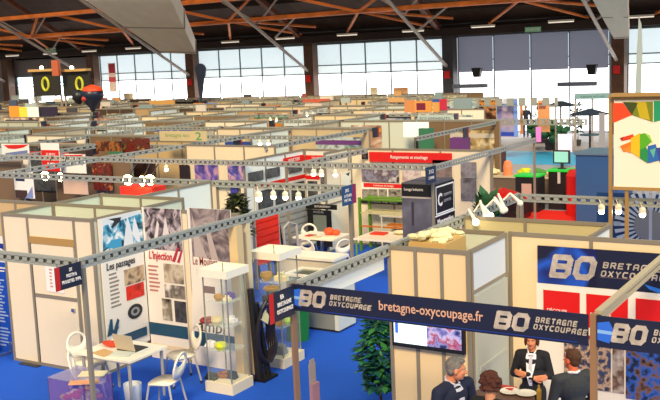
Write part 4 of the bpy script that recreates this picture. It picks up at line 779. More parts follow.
rbx = T('red_counter', 'bright red counter top under two dazzling floodlights in the left stands', 'counter', (-15.8, 16.6, 0)); MB().box(-16.1, -15.1, 16.6, 17.1, 1.72, 1.96).build('counter_top', mat('#e83018', .5), rbx); MB().box(-16.05, -15.15, 16.65, 17.05, .007, 1.72).build('counter_body', mat('#4a1c14', .6), rbx)
FLD = mat('#ffd890', .4, emit=40, name='floodlight')
for i, (u, v, Y) in enumerate(((45, 176, 17.5), (60, 177, 17.5), (128, 180, 16.4), (150, 180, 16.4), (142, 181, 16.5))):
    p = aty(u, v, Y); o = T('floodlight', ('dazzling floodlight below the red hanging banner', 'smaller floodlight just right of the dazzling one below the red hanging banner', 'left floodlight above the red counter top', 'right floodlight above the red counter top', 'middle floodlight above the red counter top')[i], 'light', p, 'floodlights in the left stands')
    MB().box(p[0]-.1, p[0]+.1, p[1]+.02, p[1]+.1, p[2]-.08, p[2]+.08).tube((p[0], p[1]+.06, p[2]+.08), (p[0], p[1]+.3, 2.5), .012).build('housing', DARK, o); MB().ball(p, .15 if i in (0, 2, 3) else .08, .07, .12).build('bulb', FLD, o)
clut = [((98, 141, 122, 151), 20.4, 'dark cluttered product wall with warm dots, left of the red counter', ['#1c120e', '#5a2a18', '#a86a30', '#2a1a14']), ((124, 138, 150, 153), 20.6, 'dark cluttered product wall directly above the red counter', ['#1a1414', '#7a2418', '#3a2a20', '#c89050']), ((95, 163, 112, 190), 19.2, 'dark panel with red and orange spots left of the floodlights', ['#1c1210', '#8a2a18', '#2a1c18', '#e07840']), ((116, 160, 156, 178), 19.8, 'dark brown backdrop behind the floodlights', ['#120e0c', '#3a2018', '#241814', '#6a4028']), ((88, 150, 94, 172), 19.6, 'narrow black panel with a pink lamp right of the third hanging banner', ['#141014', '#3a2a34', '#1a1418'])]
for px, Y, l, cols_ in clut: Board('product_display', l, 'display', 'A', Y, px, mt=photo(cols_, 5, 5, dist=1), th=.08, part='display_wall')
# random but regular far rows
colsW = ['#ead9b6', '#e4d4b4', '#efe6d2', '#c7b48c', '#cfd8cc', '#e4d0a8', '#f2ead8', '#bcc4b4', '#d8d4c4']
accent = ['#c02a20', '#2a4a98', '#d88a2a', '#3a7a5a', '#1c1c24', '#6a3a7a', '#f0f0e8', '#28282c', '#3a2a24', '#101014', '#c8c0b0']
def ok(x, y):   # inside the picture and clear of the open right hand area
    u = (np.array([x, y, 2.0-CH])); c = u@CF; return 330+F*(u@CX)/c, 200+F*(u@CD)/c
PICS = [photo(c_, s_, 4, dist=.6) for c_, s_ in ((['#1c1614', '#5a3a28', '#c89060', '#2a201c'], 2.5), (['#2a3450', '#8a98b8', '#e8e4e0', '#3a3a48'], 2), (['#14141a', '#4a4a50', '#1c1c20'], 3), (['#e8e0d0', '#b8907a', '#5a4038'], 2.2), (['#8a2a20', '#e0d0c0', '#3a1c18'], 1.8), (['#20384a', '#c8d4d0', '#5a8078'], 2.4), (['#3a3020', '#a89060', '#e8d8b0'], 3))]
n_ = 0
rows = [14.75, 17.95, 21.1, 24.15, 27.4, 30.6, 33.8, 37., 40.2, 43.4, 46.6, 49.]
for j, y in enumerate(rows):
    for k in range(0, 24):
        x1 = -8.6-3.15*k; x0 = x1-3.0; u, v = ok((x0+x1)/2, y)
        if u < -50: continue
        if y < 22 and x1 > -21: continue
        if u > (455 if y > 30 else 480) or (y < 24.2 and x1 > -14.5): continue
        where = ('far left', 'left', 'centre left', 'centre', 'centre right')[min(4, max(0, int(u/95)))]; rowl = ('third', 'third', 'fourth', 'fifth', 'sixth', 'seventh', 'eighth', 'ninth', 'tenth', 'eleventh', 'twelfth', 'last')[j]
        wm = mat(rnd.choice(colsW) if (u > 170 and rnd.random() < .8) or rnd.random() < .3 else rnd.choice(['#7a6248', '#5a4a3c', '#b89a70', '#8a7258', '#4a3a30']), .7)
        if rnd.random() < .66 and y < 52: wall('A', y+2.6, x0, x1, 'partition wall in the %s row of stands, %s of the hall' % (rowl, where), wm, group='back walls of the distant stands')
        if rnd.random() < .5: wall('B', x0, y+.3, y+2.4, 'side partition in the %s row of stands, %s of the hall' % (rowl, where), mat(rnd.choice(['#dfe6e2', '#d4ddd0', '#e8e4d4', '#bcae94']), .7), group='side walls of the distant stands')
        if y > 31 and rnd.random() < .8: beam('A', y, x0, x1, 'perforated beam in the %s row of stands, %s of the hall' % (rowl, where), sp=.35, group='beams of the distant stands')
        if rnd.random() < .9:
            z = rnd.uniform(2.1, 2.46); w = rnd.uniform(.7, 2.6); xx = rnd.uniform(x0+w/2+.1, x1-w/2-.1)
            q = Board('display_board', 'coloured display panel in the %s row of stands, %s of the hall' % (rowl, where), 'display panel', 'A', y+2.55, None, (xx-w/2, xx+w/2, rnd.uniform(.8, 1.3), z), mt=rnd.choice(PICS), group='display panels in the distant stands')
            q.rect(None, mat(rnd.choice(accent), .6), 'stripe', abs_=(xx-w/2, xx+w/2, z-.25, z-.1))
        if rnd.random() < .6:
            q = Board('hanging_sign', 'small corner sign on the beam of the %s row, %s of the hall' % (rowl, where), 'sign', 'B', x1, None, (y-.45, y-.05, 2.18, 2.5), mt=mat('#20283a', .5), th=.02, group='corner signs of the distant stands'); q.rect(None, mat('#a82a30', .5), 'stripe', abs_=(y-.13, y-.05, 2.18, 2.5))
        for t_ in range(rnd.choice((1, 2, 2))):
            xx = x0+.6+1.3*t_+rnd.uniform(0, .25); yy = y+rnd.uniform(.8, 1.8); h = rnd.uniform(1.2, 2.35); w = rnd.uniform(.2, .45)
            o = T('exhibit_cabinet', 'exhibit cabinet in the %s row of stands, %s of the hall' % (rowl, where), 'cabinet', (xx, yy, 0), 'exhibits in the distant stands')
            MB().box(xx-w, xx+w, yy-w*.7, yy+w*.7, .007, h*.6).build('cabinet_body', mat(rnd.choice(accent), .6), o); MB().box(xx-w*.8, xx+w*.8, yy-w*.5, yy+w*.5, h*.6, h).build('upper_display', mat(rnd.choice(accent+['#e8dcc0', '#d8b078']), .5), o)
        if y > 33 and rnd.random() < .4:
            xx = rnd.uniform(x0+.5, x1-.6); w = rnd.uniform(.15, .5); h = rnd.uniform(2.6, 2.95); yy = y+2.9
            o = T('sign_tower', 'sign tower standing above the %s row of stands, %s of the hall' % (rowl, where), 'sign tower', (xx, yy, 0), 'sign towers in the distant stands')
            MB().box(xx-w, xx+w, yy-.06, yy+.06, 2.45, h).build('sign_head', mat(rnd.choice(['#d8a070', '#e8d8b8', '#4a5a78', '#a85848', '#8aa0a8', '#4a4a50', '#e0b078', '#b8c8c8', '#d8d0c8', '#e8e8e0']), .6), o); MB().box(xx-.05, xx+.05, yy-.05, yy+.05, .007, 2.45).build('mast', GRY, o)
        if rnd.random() < .7:
            nn = rnd.randint(2, 4); xx = rnd.uniform(x0+.3, x1-1.3)
            for q_ in range(nn): spot((xx+.32*q_, y-.03, 2.44), 'small lit spotlight on the beam of the %s row, %s of the hall' % (rowl, where), 'small spotlights in the distant stands', 1.3)
# orange panelled stand, white lit panel and others in the centre distance
for (px, Y, col, l) in (((405, 100, 415, 113), 36.4, '#d89058', 'light orange wall panel in the distance right of centre'), ((415, 101, 432, 112), 36.4, '#e8a050', 'orange wall panel with a dark picture in the distance'), ((433, 99, 440, 112), 36.3, '#e0a85c', 'orange panel with a blue top in the distance'), ((440, 99, 447, 110), 36.2, '#c82848', 'crimson panel at the right end of the orange stand'), ((404, 122, 429, 137), 29.2, '#fbfaf4', 'bright white panel in the middle distance'), ((194, 103, 205, 110), 44, '#d8944c', 'orange panel behind the dark feather flag'), ((206, 103, 217, 111), 44, '#2c7ad8', 'bright blue panel in the distance left of centre'), ((150, 100, 175, 107), 46, '#d8a860', 'ochre panel under the windows left of the feather flag'), ((245, 101, 252, 108), 45, '#4a5a78', 'grey blue panel in the distance'), ((255, 103, 280, 110), 46, '#d89870', 'salmon panel under the windows in the distance'), ((10, 106, 20, 118), 36, '#e89030', 'orange lit panel at far left'), ((20, 107, 28, 118), 36, '#f0d040', 'yellow lit panel at far left'), ((28, 107, 39, 121), 36, '#f4f0e0', 'white lit panel at far left'), ((39, 107, 58, 119), 36.2, '#2c2440', 'dark purple wall panel at far left'), ((318, 113, 330, 118), 34, '#1c2028', 'dark screen on a post in the distance centre'), ((303, 99, 330, 103), 46, '#d86a50', 'long reddish fascia in the distance right of the red column')):
    b_ = Board('display_board', l, 'display panel', 'A', Y, px, mt=mat(col, .6, emit=.25 if 'lit' in l or 'bright' in l else 0), th=.05, part='panel')
    if 'dark picture' in l: b_.rect((417, 103, 426, 110), mat('#7a2040', .5), 'picture')
    if 'blue top' in l: b_.rect((433, 99, 440, 102), mat('#2a5ab0', .5), 'blue_top')
for (px, Y, s_, l) in (((418, 115, 453, 123), 33, 'EQUIPEMENTS', 'pale fascia sign with grey lettering in the centre distance'), ((450, 101, 478, 108), 40, 'TECHNIQUES', 'pale blue fascia sign in front of the bright windows')):
    q = Board('fascia_sign', l, 'sign', 'A', Y, px, mt=mat('#b8ccc8', .6), th=.04); a0, a1, z0, z1 = q.b; q.text(s_, None, mat('#5a7088', .5), abs_=(a0+.1, a1-.1, z0+.08, z1-.08))
# kiosks with ring emblems at far left
for i, (px, e, l) in enumerate((((34, 71, 61, 96), (47, 84), 'dark kiosk tower with yellow ring emblem, left one of two'), ((64, 71, 91, 96), (81, 84), 'dark kiosk tower with yellow ring emblem, right one of two'))):
    q = Board('kiosk_tower', l, 'kiosk', 'A', 45, px, mt=mat('#2c2c28', .6), th=.1, part='tower_panel'); a0, a1, z0, z1 = q.b
    MB().box(a0-.05, a1+.0, 44.6, 45.1, z1-.02, z1+.14).build('top_tray', mat('#d8b070', .5), q.o); MB().box(a0, a0+.1, 44.95, 45.05, 0, z0).box(a1-.1, a1, 44.95, 45.05, 0, z0).build('post', GRY, q.o); MB().ball(((a0+a1)/2-.2, 44.8, z1+.22), .14).build('lamp', BULBS, q.o)
    c = q.pt(*e); q.n += 1
    MB().path([(c[0]+.3*math.cos(t*.524), 44.88, c[1]+.42*math.sin(t*.524)) for t in range(12)], .09, 6, True).build('ring_emblem', mat('#d8e040', .5), q.o)
p = aty(56, 68, 44); tag(MB().box(p[0]-.3, p[0]+.3, 43.9, 44.1, p[2]-.5, p[2]+.5).build('column_sign', mat('#c86a48', .5)), 'small salmon sign box standing above the two dark kiosk towers', 'sign')
q = hang('hanging_banner', 'narrow red and white banner hanging before the windows left of the duct', 'banner', 50, (109, 63, 116, 92), mt=mat('#f0e0e0', .6)); q.rect((109, 64, 116, 73), mat('#b02838', .5)); q.rect((109, 77, 116, 82), mat('#d05060', .5))
# inflated drop shape
p = aty(92, 98, 33); o = T('inflatable_balloon', 'dark teardrop balloon with orange top floating over the left stands', 'balloon', p); b = MB()
b.lathe(p, [(.08, -.66), (.16, -.45), (.46, -.12), (.58, .1), (.54, .32), (.36, .5), (.06, .6)], 20); b.build('balloon_skin', mat('#1a2238', .35), o, True)
b = MB(); b.lathe((p[0]+.05, p[1]-.0, p[2]+.01), [(.52, .3), (.5, .38), (.36, .52), (.06, .62)], 20); b.build('orange_cap', mat('#e8481c', .4), o, True)
MB().lathe((p[0]-.48, p[1]-.4, p[2]+.1), [(.1, -.36), (.3, -.1), (.3, .15), (.1, .32)], 12).build('dark_lobe', mat('#15151c', .4), o, True); MB().ball((p[0]+.0, p[1]-.52, p[2]-.02), .13).build('red_mark', mat('#b03830', .5), o)
MB().tube((p[0], p[1], p[2]-.6), (p[0], p[1], 0), .02).build('tether', DARK, o)
# feather flags
p0 = aty(201, 72, 48); o = T('feather_flag', 'dark rounded feather flag on a thin pole in front of the windows, left of centre', 'flag', (p0[0], 48, 0))
MB().flat('A', [(p0[0]+.5*math.cos(t*.449)*(1 if math.sin(t*.449) > 0 else .8), p0[2]+.55*math.sin(t*.449)) for t in range(14)], 48, .03).flat('A', [(p0[0]-.35, p0[2]-.3), (p0[0]+.25, p0[2]-.4), (p0[0]-.1, p0[2]-2.0), (p0[0]-.22, p0[2]-2.0)], 48.01, .02).build('flag_cloth', mat('#4a5870', .6), o)
MB().tube((p0[0]-.15, 48.02, p0[2]+.3), (p0[0]-.2, 48.02, 0), .03).build('pole', DARK, o)
pts = [(aty(u, v, 40)[0], aty(u, v, 40)[2]) for u, v in ((639, 17), (641.5, 24), (642.5, 50), (641, 96), (635, 96), (637, 50))]
o = T('feather_flag', 'tall slim white feather flag in front of the right hand windows', 'flag', (pts[0][0], 40, 0)); MB().flat('A', pts, 40, .03).build('flag_cloth', mat('#a8b8bc', .6), o); MB().tube((pts[0][0], 40.02, pts[0][1]), (pts[4][0]+.1, 40.02, 0), .03).build('pole', GRY, o)
# ---- open area on the right
def fl(u, v): p = atz(u, v, 0); return p[0], p[1]
carpet(4, -10.4, -4.6, 22.5, 27.4, .009, REDC)
carpet(5, -24, -9, 30.9, 47.5, .007, mat('#a6a6ae', .7, name='grey_floor'))
carpet(6, -19, -9, 38.5, 43.5, .011, mat('#38b0e8', .5, name='light_blue_floor'))
def cab(name, label, cat, u, v, w, d, h, col, top=None, toplab='counter_top', **k):
    x, y = fl(u, v); o = T(name, label, cat, (x, y, 0)); MB().box(x-w/2, x+w/2, y, y+d, .012, h-.05).build('body', mat(col, .5), o)
    MB().box(x-w/2-.04, x+w/2+.04, y-.04, y+d+.04, h-.05, h).build(toplab, mat(top or col, .4), o); return o, x, y
GRN = '#2ad84a'
o, x, y = cab('display_counter', 'black counter with bright green top carrying a monitor, right of centre', 'counter', 560, 210, .7, .6, 1.2, '#16161a', GRN); MB().box(x-.06, x+.02, y-.03, y-.001, .8, 1.2).build('label_plate', mat('#c8c8c8', .5), o)
m_ = T('monitor', 'square computer monitor standing on the black counter with green top', 'monitor', (x, y+.3, 1.2)); MB().box(x-.3, x+.2, y+.3, y+.4, 1.36, 1.76).tube((x-.04, y+.35, 1.2), (x-.04, y+.35, 1.4), .05).lathe((x-.04, y+.35, 1.201), [(.14, 0), (.12, .02)], 12).build('casing', DARK, m_); MB().box(x-.26, x+.16, y+.29, y+.3, 1.4, 1.72).build('screen', mat('#8ac8c0', .3, emit=.5), m_)
x, y = fl(579, 215); o = T('red_column', 'red cylindrical column figure beside the black counter', 'column', (x, y, 0)); MB().lathe((x, y, .012), [(.36, 0), (.36, 1.15), (.28, 1.3)], 18).build('body', mat('#d81c14', .5), o); MB().ball((x+.05, y, 1.42), .15).build('head', mat('#a8604a', .6), o)
o, x, y = cab('display_counter', 'small black counter with green top and white label near the plants', 'counter', 527, 212, .7, .6, 1.1, '#1c1c20', GRN); MB().box(x-.15, x+.15, y-.03, y-.001, .35, .85).build('label_plate', mat('#c8a8a0', .5), o)
cab('blue_wall_block', 'large slate blue wall block left of the billboard post', 'wall block', 597, 225, 1.15, 1.5, 1.95, '#2a5a92', '#5a7890', 'top')
cab('long_table', 'long table covered with food and plants behind the dark red vehicle', 'table', 512, 203, 3.0, .9, .85, '#6a5a4c', '#c8b898')
tx, ty = fl(512, 203); FOOD = [('#3a6a2c', 'green leafy heap'), ('#e0d8a8', 'cream heap'), ('#f08858', 'tall salmon bag'), ('#c8d020', 'lime green heap'), ('#4a8a3c', 'dark green heap'), ('#d8c890', 'beige heap')]
for i, (c, l) in enumerate(FOOD):
    xx = tx-1.2+.48*i; b = MB()
    if 'tall' in l: b.lathe((xx, ty+.3, .855), [(.14, 0), (.15, .25), (.12, .42), (.06, .46)], 12)
    else:
        for k in range(5): b.ball((xx+rnd.uniform(-.15, .15), ty+.4+rnd.uniform(-.2, .2), 0.92+rnd.uniform(0, .1)), .13, .12, .07, 8, 5)
    tag(b.build('goods', mat(c, .6)), l+' on the long table near the small green topped counter', 'goods', 'goods on the long table')
# dark red vehicle body
x, y = -9.9, 25.1; o = T('kart', 'dark low vehicle with glossy red bodywork behind the spotlight cluster', 'vehicle', (x, y, 0)); b = MB(); P = [(-.7, .25), (-.68, .6), (-.45, .85), (0, .9), (.4, .78), (.75, .6), (.85, .35), (.8, .2)]
b.prism([(x+a, y-.35, z-.05) for a, z in P], [(x+a, y+.35, z-.05) for a, z in P]); b.build('chassis', mat('#1c1216', .4), o)
P2 = [(-.7, .55), (-.47, .86), (0, .93), (.42, .82), (.78, .62), (.4, .7), (0, .78), (-.4, .74)]
MB().prism([(x+a, y-.38, z) for a, z in P2], [(x+a, y+.38, z) for a, z in P2]).build('red_bodywork', mat('#d01818', .2), o)
for a in (-.45, .5):
    for s in (-.4, .4): MB().tube((x+a, y+s-.06, .22), (x+a, y+s+.06, .22), .2, n=16).build('wheel', BLACK, o)

# large print panels, bushes, tables, posts by the windows
q = hang('display_board', 'tall blue and white print panel by the bright windows', 'display panel', 40, (497, 99, 518, 137), mt=photo(['#f0f0f8', '#5a88d8', '#b8a0b8', '#3a68c8', '#e8e0f0'], .9, 2)); q.rect((499, 132, 515, 136), mat('#3048b8', .5)); q.rect((514, 100, 518, 136), mat('#7aa0f0', .5))
q = hang('display_board', 'orange tall panel by the bright windows', 'display panel', 41, (538, 100, 550, 132), mt=mat('#e8a068', .6)); q.rect((539, 103, 546, 109), mat('#a05848', .5))
hang('display_board', 'narrow orange panel beside the distant standing person', 'display panel', 40.6, (520, 100, 523, 134), mt=mat('#d88a50', .6)); hang('display_board', 'grey pillar panel near the right hand windows', 'display panel', 34, (599, 113, 605, 150), mt=mat('#9a9ca8', .6))
beam('A', 39.6, -16.6, -12.9, 'grey fascia beam over the tall print panels by the windows', top=2.75, h=.35, sp=.5, posts=(-16.5, -13.0)); beam('A', 30.55, -11.9, -9.0, 'pale grey fascia beam hung across the grey floor area', sp=.2, h=.2); beam('B', -8.7, 24.2, 30.6, 'dark perforated beam over the grey floor right of centre', sp=.3, h=.2) if False else None
for i, (u, v, w) in enumerate(((552, 150, 1.9), (541, 143, 1.2))):
    x, y = fl(u, v); o = T('bush', ('big dark green potted bush beyond the light blue floor', 'smaller bush left of the big dark green bush')[i], 'plant', (x, y, 0)); r = random.Random(i)
    b = MB()
    for k in range(60): a = r.uniform(0, 6.28); q_ = w*.5*r.random(); b.ball((x+q_*math.cos(a), y+q_*math.sin(a), .5+r.random()*.9*(1-q_/w)), .16, .16, .14, 6, 4)
    b.build('foliage', mat('#1c5a38', .7, noise_amt=.4, scale=4), o); MB().lathe((x, y, .012), [(.3, 0), (.36, .5), (.3, .52)], 12).build('planter', DARK, o)
for i, (u, v, h, l) in enumerate(((570, 146, 1.9, 'small tree in a pot before the right windows'), (531, 141, 1.7, 'slim plant left of the parasol'))): 
    x, y = fl(u+8, v); leafy('potted_tree', l, x, y, h+.2, .35, 120, ['#2a6a3a', '#1c4a30'], ls=.3)
for i, (u, v) in enumerate(((590, 158), (561, 143))):
    x, y = fl(u, v); o = T('parasol_table', ('dark high table with a flat parasol before the right windows', 'dark high table behind the bush before the windows')[i], 'table', (x, y, 0))
    MB().tube((x, y, .012), (x, y, 2.0), .05).build('pole', DARK, o); MB().lathe((x, y, 1.9), [(.9, 0), (.1, .25)], 14).build('canopy', mat('#2a3a50', .6), o); MB().lathe((x, y, 1.0), [(.45, 0), (.45, .05)], 14).build('table_top', mat('#284a58', .5), o)
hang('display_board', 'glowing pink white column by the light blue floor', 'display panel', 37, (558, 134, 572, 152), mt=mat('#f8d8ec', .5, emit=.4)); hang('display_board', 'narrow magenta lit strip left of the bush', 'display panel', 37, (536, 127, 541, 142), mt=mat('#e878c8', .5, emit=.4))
b = Board('glass_booth_header', 'pale header of a small glass booth before the right windows', 'sign', 'A', 45, (575, 93, 610, 99), mt=mat('#8ab0b8', .5), th=.05); b.text('espace accueil', (581, 95, 605, 98), mat('#4a7a78', .5))
for u in (575, 592, 610):
    p = aty(u, 96, 45); MB().box(p[0]-.04, p[0]+.04, 45.0, 45.08, 0, p[2]).build('post', GRY, b.o)
for i, (u, l) in enumerate(((470, 'left'), (577, 'right'))):
    p = aty(u, 86 if i == 0 else 84, 52.8); tag(MB().box(p[0]-1.1, p[0]+1.1, 52.7, 52.9, p[2]-.12, p[2]+.12).build('door_header', mat('#6a7488', .5)), '%s dark bar above the glass entrance doors' % l, 'door header')
    p = aty((477, 592)[i], (72, 69)[i], 53.2); o = T('loudspeaker', '%s dark loudspeaker hanging under the roller blinds' % l, 'speaker', p); MB().prism([(p[0]-.2, 53.1, p[2]-.3), (p[0]+.2, 53.1, p[2]-.3), (p[0]+.2, 53.4, p[2]-.3), (p[0]-.2, 53.4, p[2]-.3)], [(p[0]-.28, 53.0, p[2]+.25), (p[0]+.28, 53.0, p[2]+.25), (p[0]+.28, 53.4, p[2]+.25), (p[0]-.28, 53.4, p[2]+.25)]).build('cabinet', BLACK, o)
# lit bar at px 460-500 : warm lamps on a dark counter
x0, y0 = atz(465, 143, 1.6)[:2]; o = T('bar_counter', 'dark red bar with a row of warm lamps behind the far cream wall', 'bar', (x0, y0, 0)); MB().box(x0-.6, x0+1.3, y0-.2, y0+.6, .01, 1.4).build('counter_body', mat('#4a1814', .6), o); MB().box(x0-.65, x0+1.35, y0-.25, y0+.65, 1.4, 1.46).build('counter_top', mat('#803018', .5), o)
for k in range(6): MB().ball((x0-.45+.33*k, y0, 1.62), .09).tube((x0-.45+.33*k, y0, 1.46), (x0-.45+.33*k, y0, 1.6), .02).build('lamp', BULBS, o)
# ================================================================== people
def remesh(b, vox, smooth_n=4):
    me = bpy.data.meshes.new('t'); me.from_pydata(b.v, [], b.f); bm = bmesh.new(); bm.from_mesh(me); bmesh.ops.recalc_face_normals(bm, faces=bm.faces); bm.to_mesh(me); bm.free()
    o = bpy.data.objects.new('t', me); C.objects.link(o); r = o.modifiers.new('r', 'REMESH'); r.mode = 'VOXEL'; r.voxel_size = vox; s = o.modifiers.new('s', 'SMOOTH'); s.iterations = smooth_n; s.factor = .5
    bpy.context.view_layer.update(); me2 = bpy.data.meshes.new_from_object(o.evaluated_get(bpy.context.evaluated_depsgraph_get())); bpy.data.objects.remove(o); me2.polygons.foreach_set('use_smooth', [True]*len(me2.polygons)); return me2
def limb(b, p0, p1, r0, r1):
    p0 = Vector(p0); p1 = Vector(p1); b.tube(p0, p1, r0, r1, 14); b.ball(p0, r0, n=14, m=8); b.ball(p1, r1, n=14, m=8)
def hand(b, w, d, pn, s=1, curl=.5):
    """palm from wrist w along d with palm normal pn, five bent fingers"""
    w = Vector(w); d = Vector(d).normalized(); pn = Vector(pn); pn = (pn-d*pn.dot(d)).normalized(); side = d.cross(pn)*s
    c = w+d*.045; 
    for i in range(4):
        o_ = side*(.027-.018*i); limb(b, w+o_*.6, w+d*.085+o_, .014, .011)
        L = (.068, .078, .072, .056)[i]; p0 = w+d*.085+o_; p1 = p0+(d*math.cos(curl*.5)+pn*math.sin(curl*.5))*L*.5; p2 = p1+(d*math.cos(curl*1.3)+pn*math.sin(curl*1.3))*L*.5
        limb(b, p0, p1, .0095, .0088); limb(b, p1, p2, .0088, .0075)
    t0 = w+d*.02+side*.03; t1 = t0+(d*.7+side*.6+pn*.3).normalized()*.04; t2 = t1+(d*.9+pn*.4).normalized()*.03; limb(b, t0, t1, .0125, .0105); limb(b, t1, t2, .0105, .0085)
def person(label, loc, heading, H, J, skin, hair, top, legs, shirt=None, female=False, hairstyle='short', tie=None, head_yaw=0, head_pitch=0, greyed=None, group=None):
    """local axes: +y is where the person faces, +x the person's right; heights for a 1.75 m body scaled to H"""
    o = T('person', label, 'person', loc, group, rz=heading); WL[o.name] = Vector((0, 0, 0)); k = H/1.75; S = lambda p: Vector(p)*k
    sw = .165 if female else .195
    D = dict(hipL=(-.09, 0, .93), hipR=(.09, 0, .93), kneeL=(-.1, .02, .5), kneeR=(.1, .02, .5), ankL=(-.1, -.02, .09), ankR=(.1, -.02, .09), shL=(-sw, 0, 1.43), shR=(sw, 0, 1.43), elL=(-sw-.07, -.03, 1.14), elR=(sw+.07, -.03, 1.14), wrL=(-sw-.05, .08, .9), wrR=(sw+.05, .08, .9), neck=(0, -.01, 1.5), head=(0, .02, 1.635)); D.update(J); D = {a: S(b_) for a, b_ in D.items()}
    sk = mat(skin, .55); b = MB()
    # body
    b.ball(S((0, 0, .97)), .165*k, .12*k, .13*k); limb(b, S((0, 0, 1.0)), S((0, 0, 1.25)), .12*k, .125*k); b.ball(S((0, 0, 1.33)), .165*k, .11*k, .16*k)
    for s in 'LR':
        limb(b, S((0, 0, 1.44)), D['sh'+s], .06*k, .055*k); limb(b, D['sh'+s], D['el'+s], .05*k, .04*k); limb(b, D['el'+s], D['wr'+s], .038*k, .027*k)
        limb(b, D['hip'+s], D['knee'+s], .085*k, .058*k); limb(b, D['knee'+s], D['ank'+s], .055*k, .038*k); limb(b, D['ank'+s]+S((0, 0, -.03)), D['ank'+s]+S((0, .15, -.05)), .035*k, .03*k)
        hd = J.get('hand'+s, (D['wr'+s]-D['el'+s]).normalized()); hand(b, D['wr'+s], hd, J.get('palm'+s, (0, -1, .3) if 'hand'+s not in J else (0, -1, 0)), s=(1 if s == 'L' else -1), curl=.7)
    limb(b, S((0, -.01, 1.44)), S((0, 0, 1.56)), .056*k, .052*k)
    hc = D['head']; R = Matrix.Rotation(head_yaw, 3, 'Z') @ Matrix.Rotation(head_pitch, 3, 'X')
    def hp(x, y, z): return hc+R @ Vector((x, y, z))*k
    def hb(bb, x, y, z, rx, ry, rz_, n=14, mm=10):
        q = MB().ball((0, 0, 0), rx*k, ry*k, rz_*k, n, mm); bb.add([hp(x, y, z)+R @ Vector(v) for v in q.v], q.f)
    hb(b, 0, -.01, .03, .075, .092, .09, 20, 14); hb(b, 0, .03, -.035, .058, .062, .075, 18, 12); hb(b, 0, .062, -.085, .028, .024, .022)     # skull, jaw, chin
    limb(b, hp(0, .09, .01), hp(0, .112, -.025), .008*k, .0145*k); hb(b, -.012, .098, -.03, .009, .009, .008); hb(b, .012, .098, -.03, .009, .009, .008)  # nose
    hb(b, 0, .078, .028, .05, .016, .012); hb(b, -.035, .065, -.02, .02, .02, .022); hb(b, .035, .065, -.02, .02, .02, .022)                  # brow, cheeks
    for s in (-1, 1): hb(b, s*.078, -.005, -.005, .01, .02, .032)
    me = remesh(b, .0075*k, 3); me.materials.clear(); me.materials.append(sk); bo = bpy.data.objects.new('body', me); C.objects.link(bo); bo.parent = o
    def child(bb, name, mt_, vox=None, sm=3, par=o):
        if vox: m2 = remesh(bb, vox, sm); m2.materials.clear(); m2.materials.append(mt_); c = bpy.data.objects.new(name, m2); C.objects.link(c); c.parent = par
        else: c = bb.build(name, mt_, None, True); c.parent = par
        return c
    for s in (-1, 1):
        q = MB(); hb(q, s*.031, .0775, .008, .0105, .0095, .006); child(q, 'eye', mat('#e8e0d8', .3)); q = MB(); hb(q, s*.031, .0855, .008, .006, .005, .006); child(q, 'iris', mat('#2a1a10', .3))
        q = MB(); limb(q, hp(s*.018, .093, .027), hp(s*.048, .08, .029), .004*k, .0035*k); child(q, 'eyebrow', mat(hair, .8))
    q = MB(); hb(q, 0, .089, -.052, .024, .008, .0045); hb(q, 0, .087, -.059, .02, .008, .005); child(q, 'lips', mat('#b0504a' if female else '#a8604e', .5))
    # hair
    q = MB()
    if hairstyle == 'short': hb(q, 0, -.022, .045, .082, .094, .088, 20, 12); hb(q, 0, -.05, 0, .074, .055, .07, 16, 10); hb(q, 0, .045, .095, .055, .04, .022)
    elif hairstyle == 'bob':
        hb(q, 0, -.02, .05, .09, .1, .09, 20, 12); hb(q, 0, -.045, -.01, .088, .06, .085); hb(q, -.03, .055, .088, .05, .036, .03); hb(q, .035, .05, .09, .045, .036, .026)
        for s in (-1, 1): hb(q, s*.08, .005, -.01, .02, .045, .07)
    elif hairstyle == 'curly':
        r = random.Random(5); hb(q, 0, -.02, .04, .1, .1, .1)
        for i in range(110):
            a = r.uniform(0, 6.28); e = r.uniform(-.7, 1.5); x = .105*math.cos(a)*math.cos(e); y = -.02+.105*math.sin(a)*math.cos(e); z = .03+.11*math.sin(e)
            if y > .045 and z < .07: continue
            hb(q, x, y, z, .021, .021, .021, 6, 4)
    child(q, 'hair', mat(hair, .85, noise_amt=.35, scale=40), .006*k, 2)
    # jacket / top
    q = MB(); q.ball(S((0, 0, .95)), .185*k, .135*k, .13*k); limb(q, S((0, 0, 1.0)), S((0, 0, 1.2)), .138*k, .135*k); q.ball(S((0, 0, 1.32)), (.175 if female else .2)*k, .135*k, .17*k, 18, 12)
    if female: q.ball(S((-.06, .085, 1.3)), .06*k, .05*k, .06*k); q.ball(S((.06, .085, 1.3)), .06*k, .05*k, .06*k)
    for s in 'LR': limb(q, S((0, -.01, 1.445)), D['sh'+s], .07*k, .068*k); limb(q, D['sh'+s], D['el'+s], .066*k, .054*k); limb(q, D['el'+s], D['wr'+s]-(D['wr'+s]-D['el'+s]).normalized()*.02*k, .053*k, .04*k)
    jk = child(q, 'jacket', mat(top, .85, noise_amt=.1, scale=30), .011*k, 5)
    bv = BVHTree.FromPolygons([v.co[:] for v in jk.data.vertices], [p_.vertices[:] for p_ in jk.data.polygons])
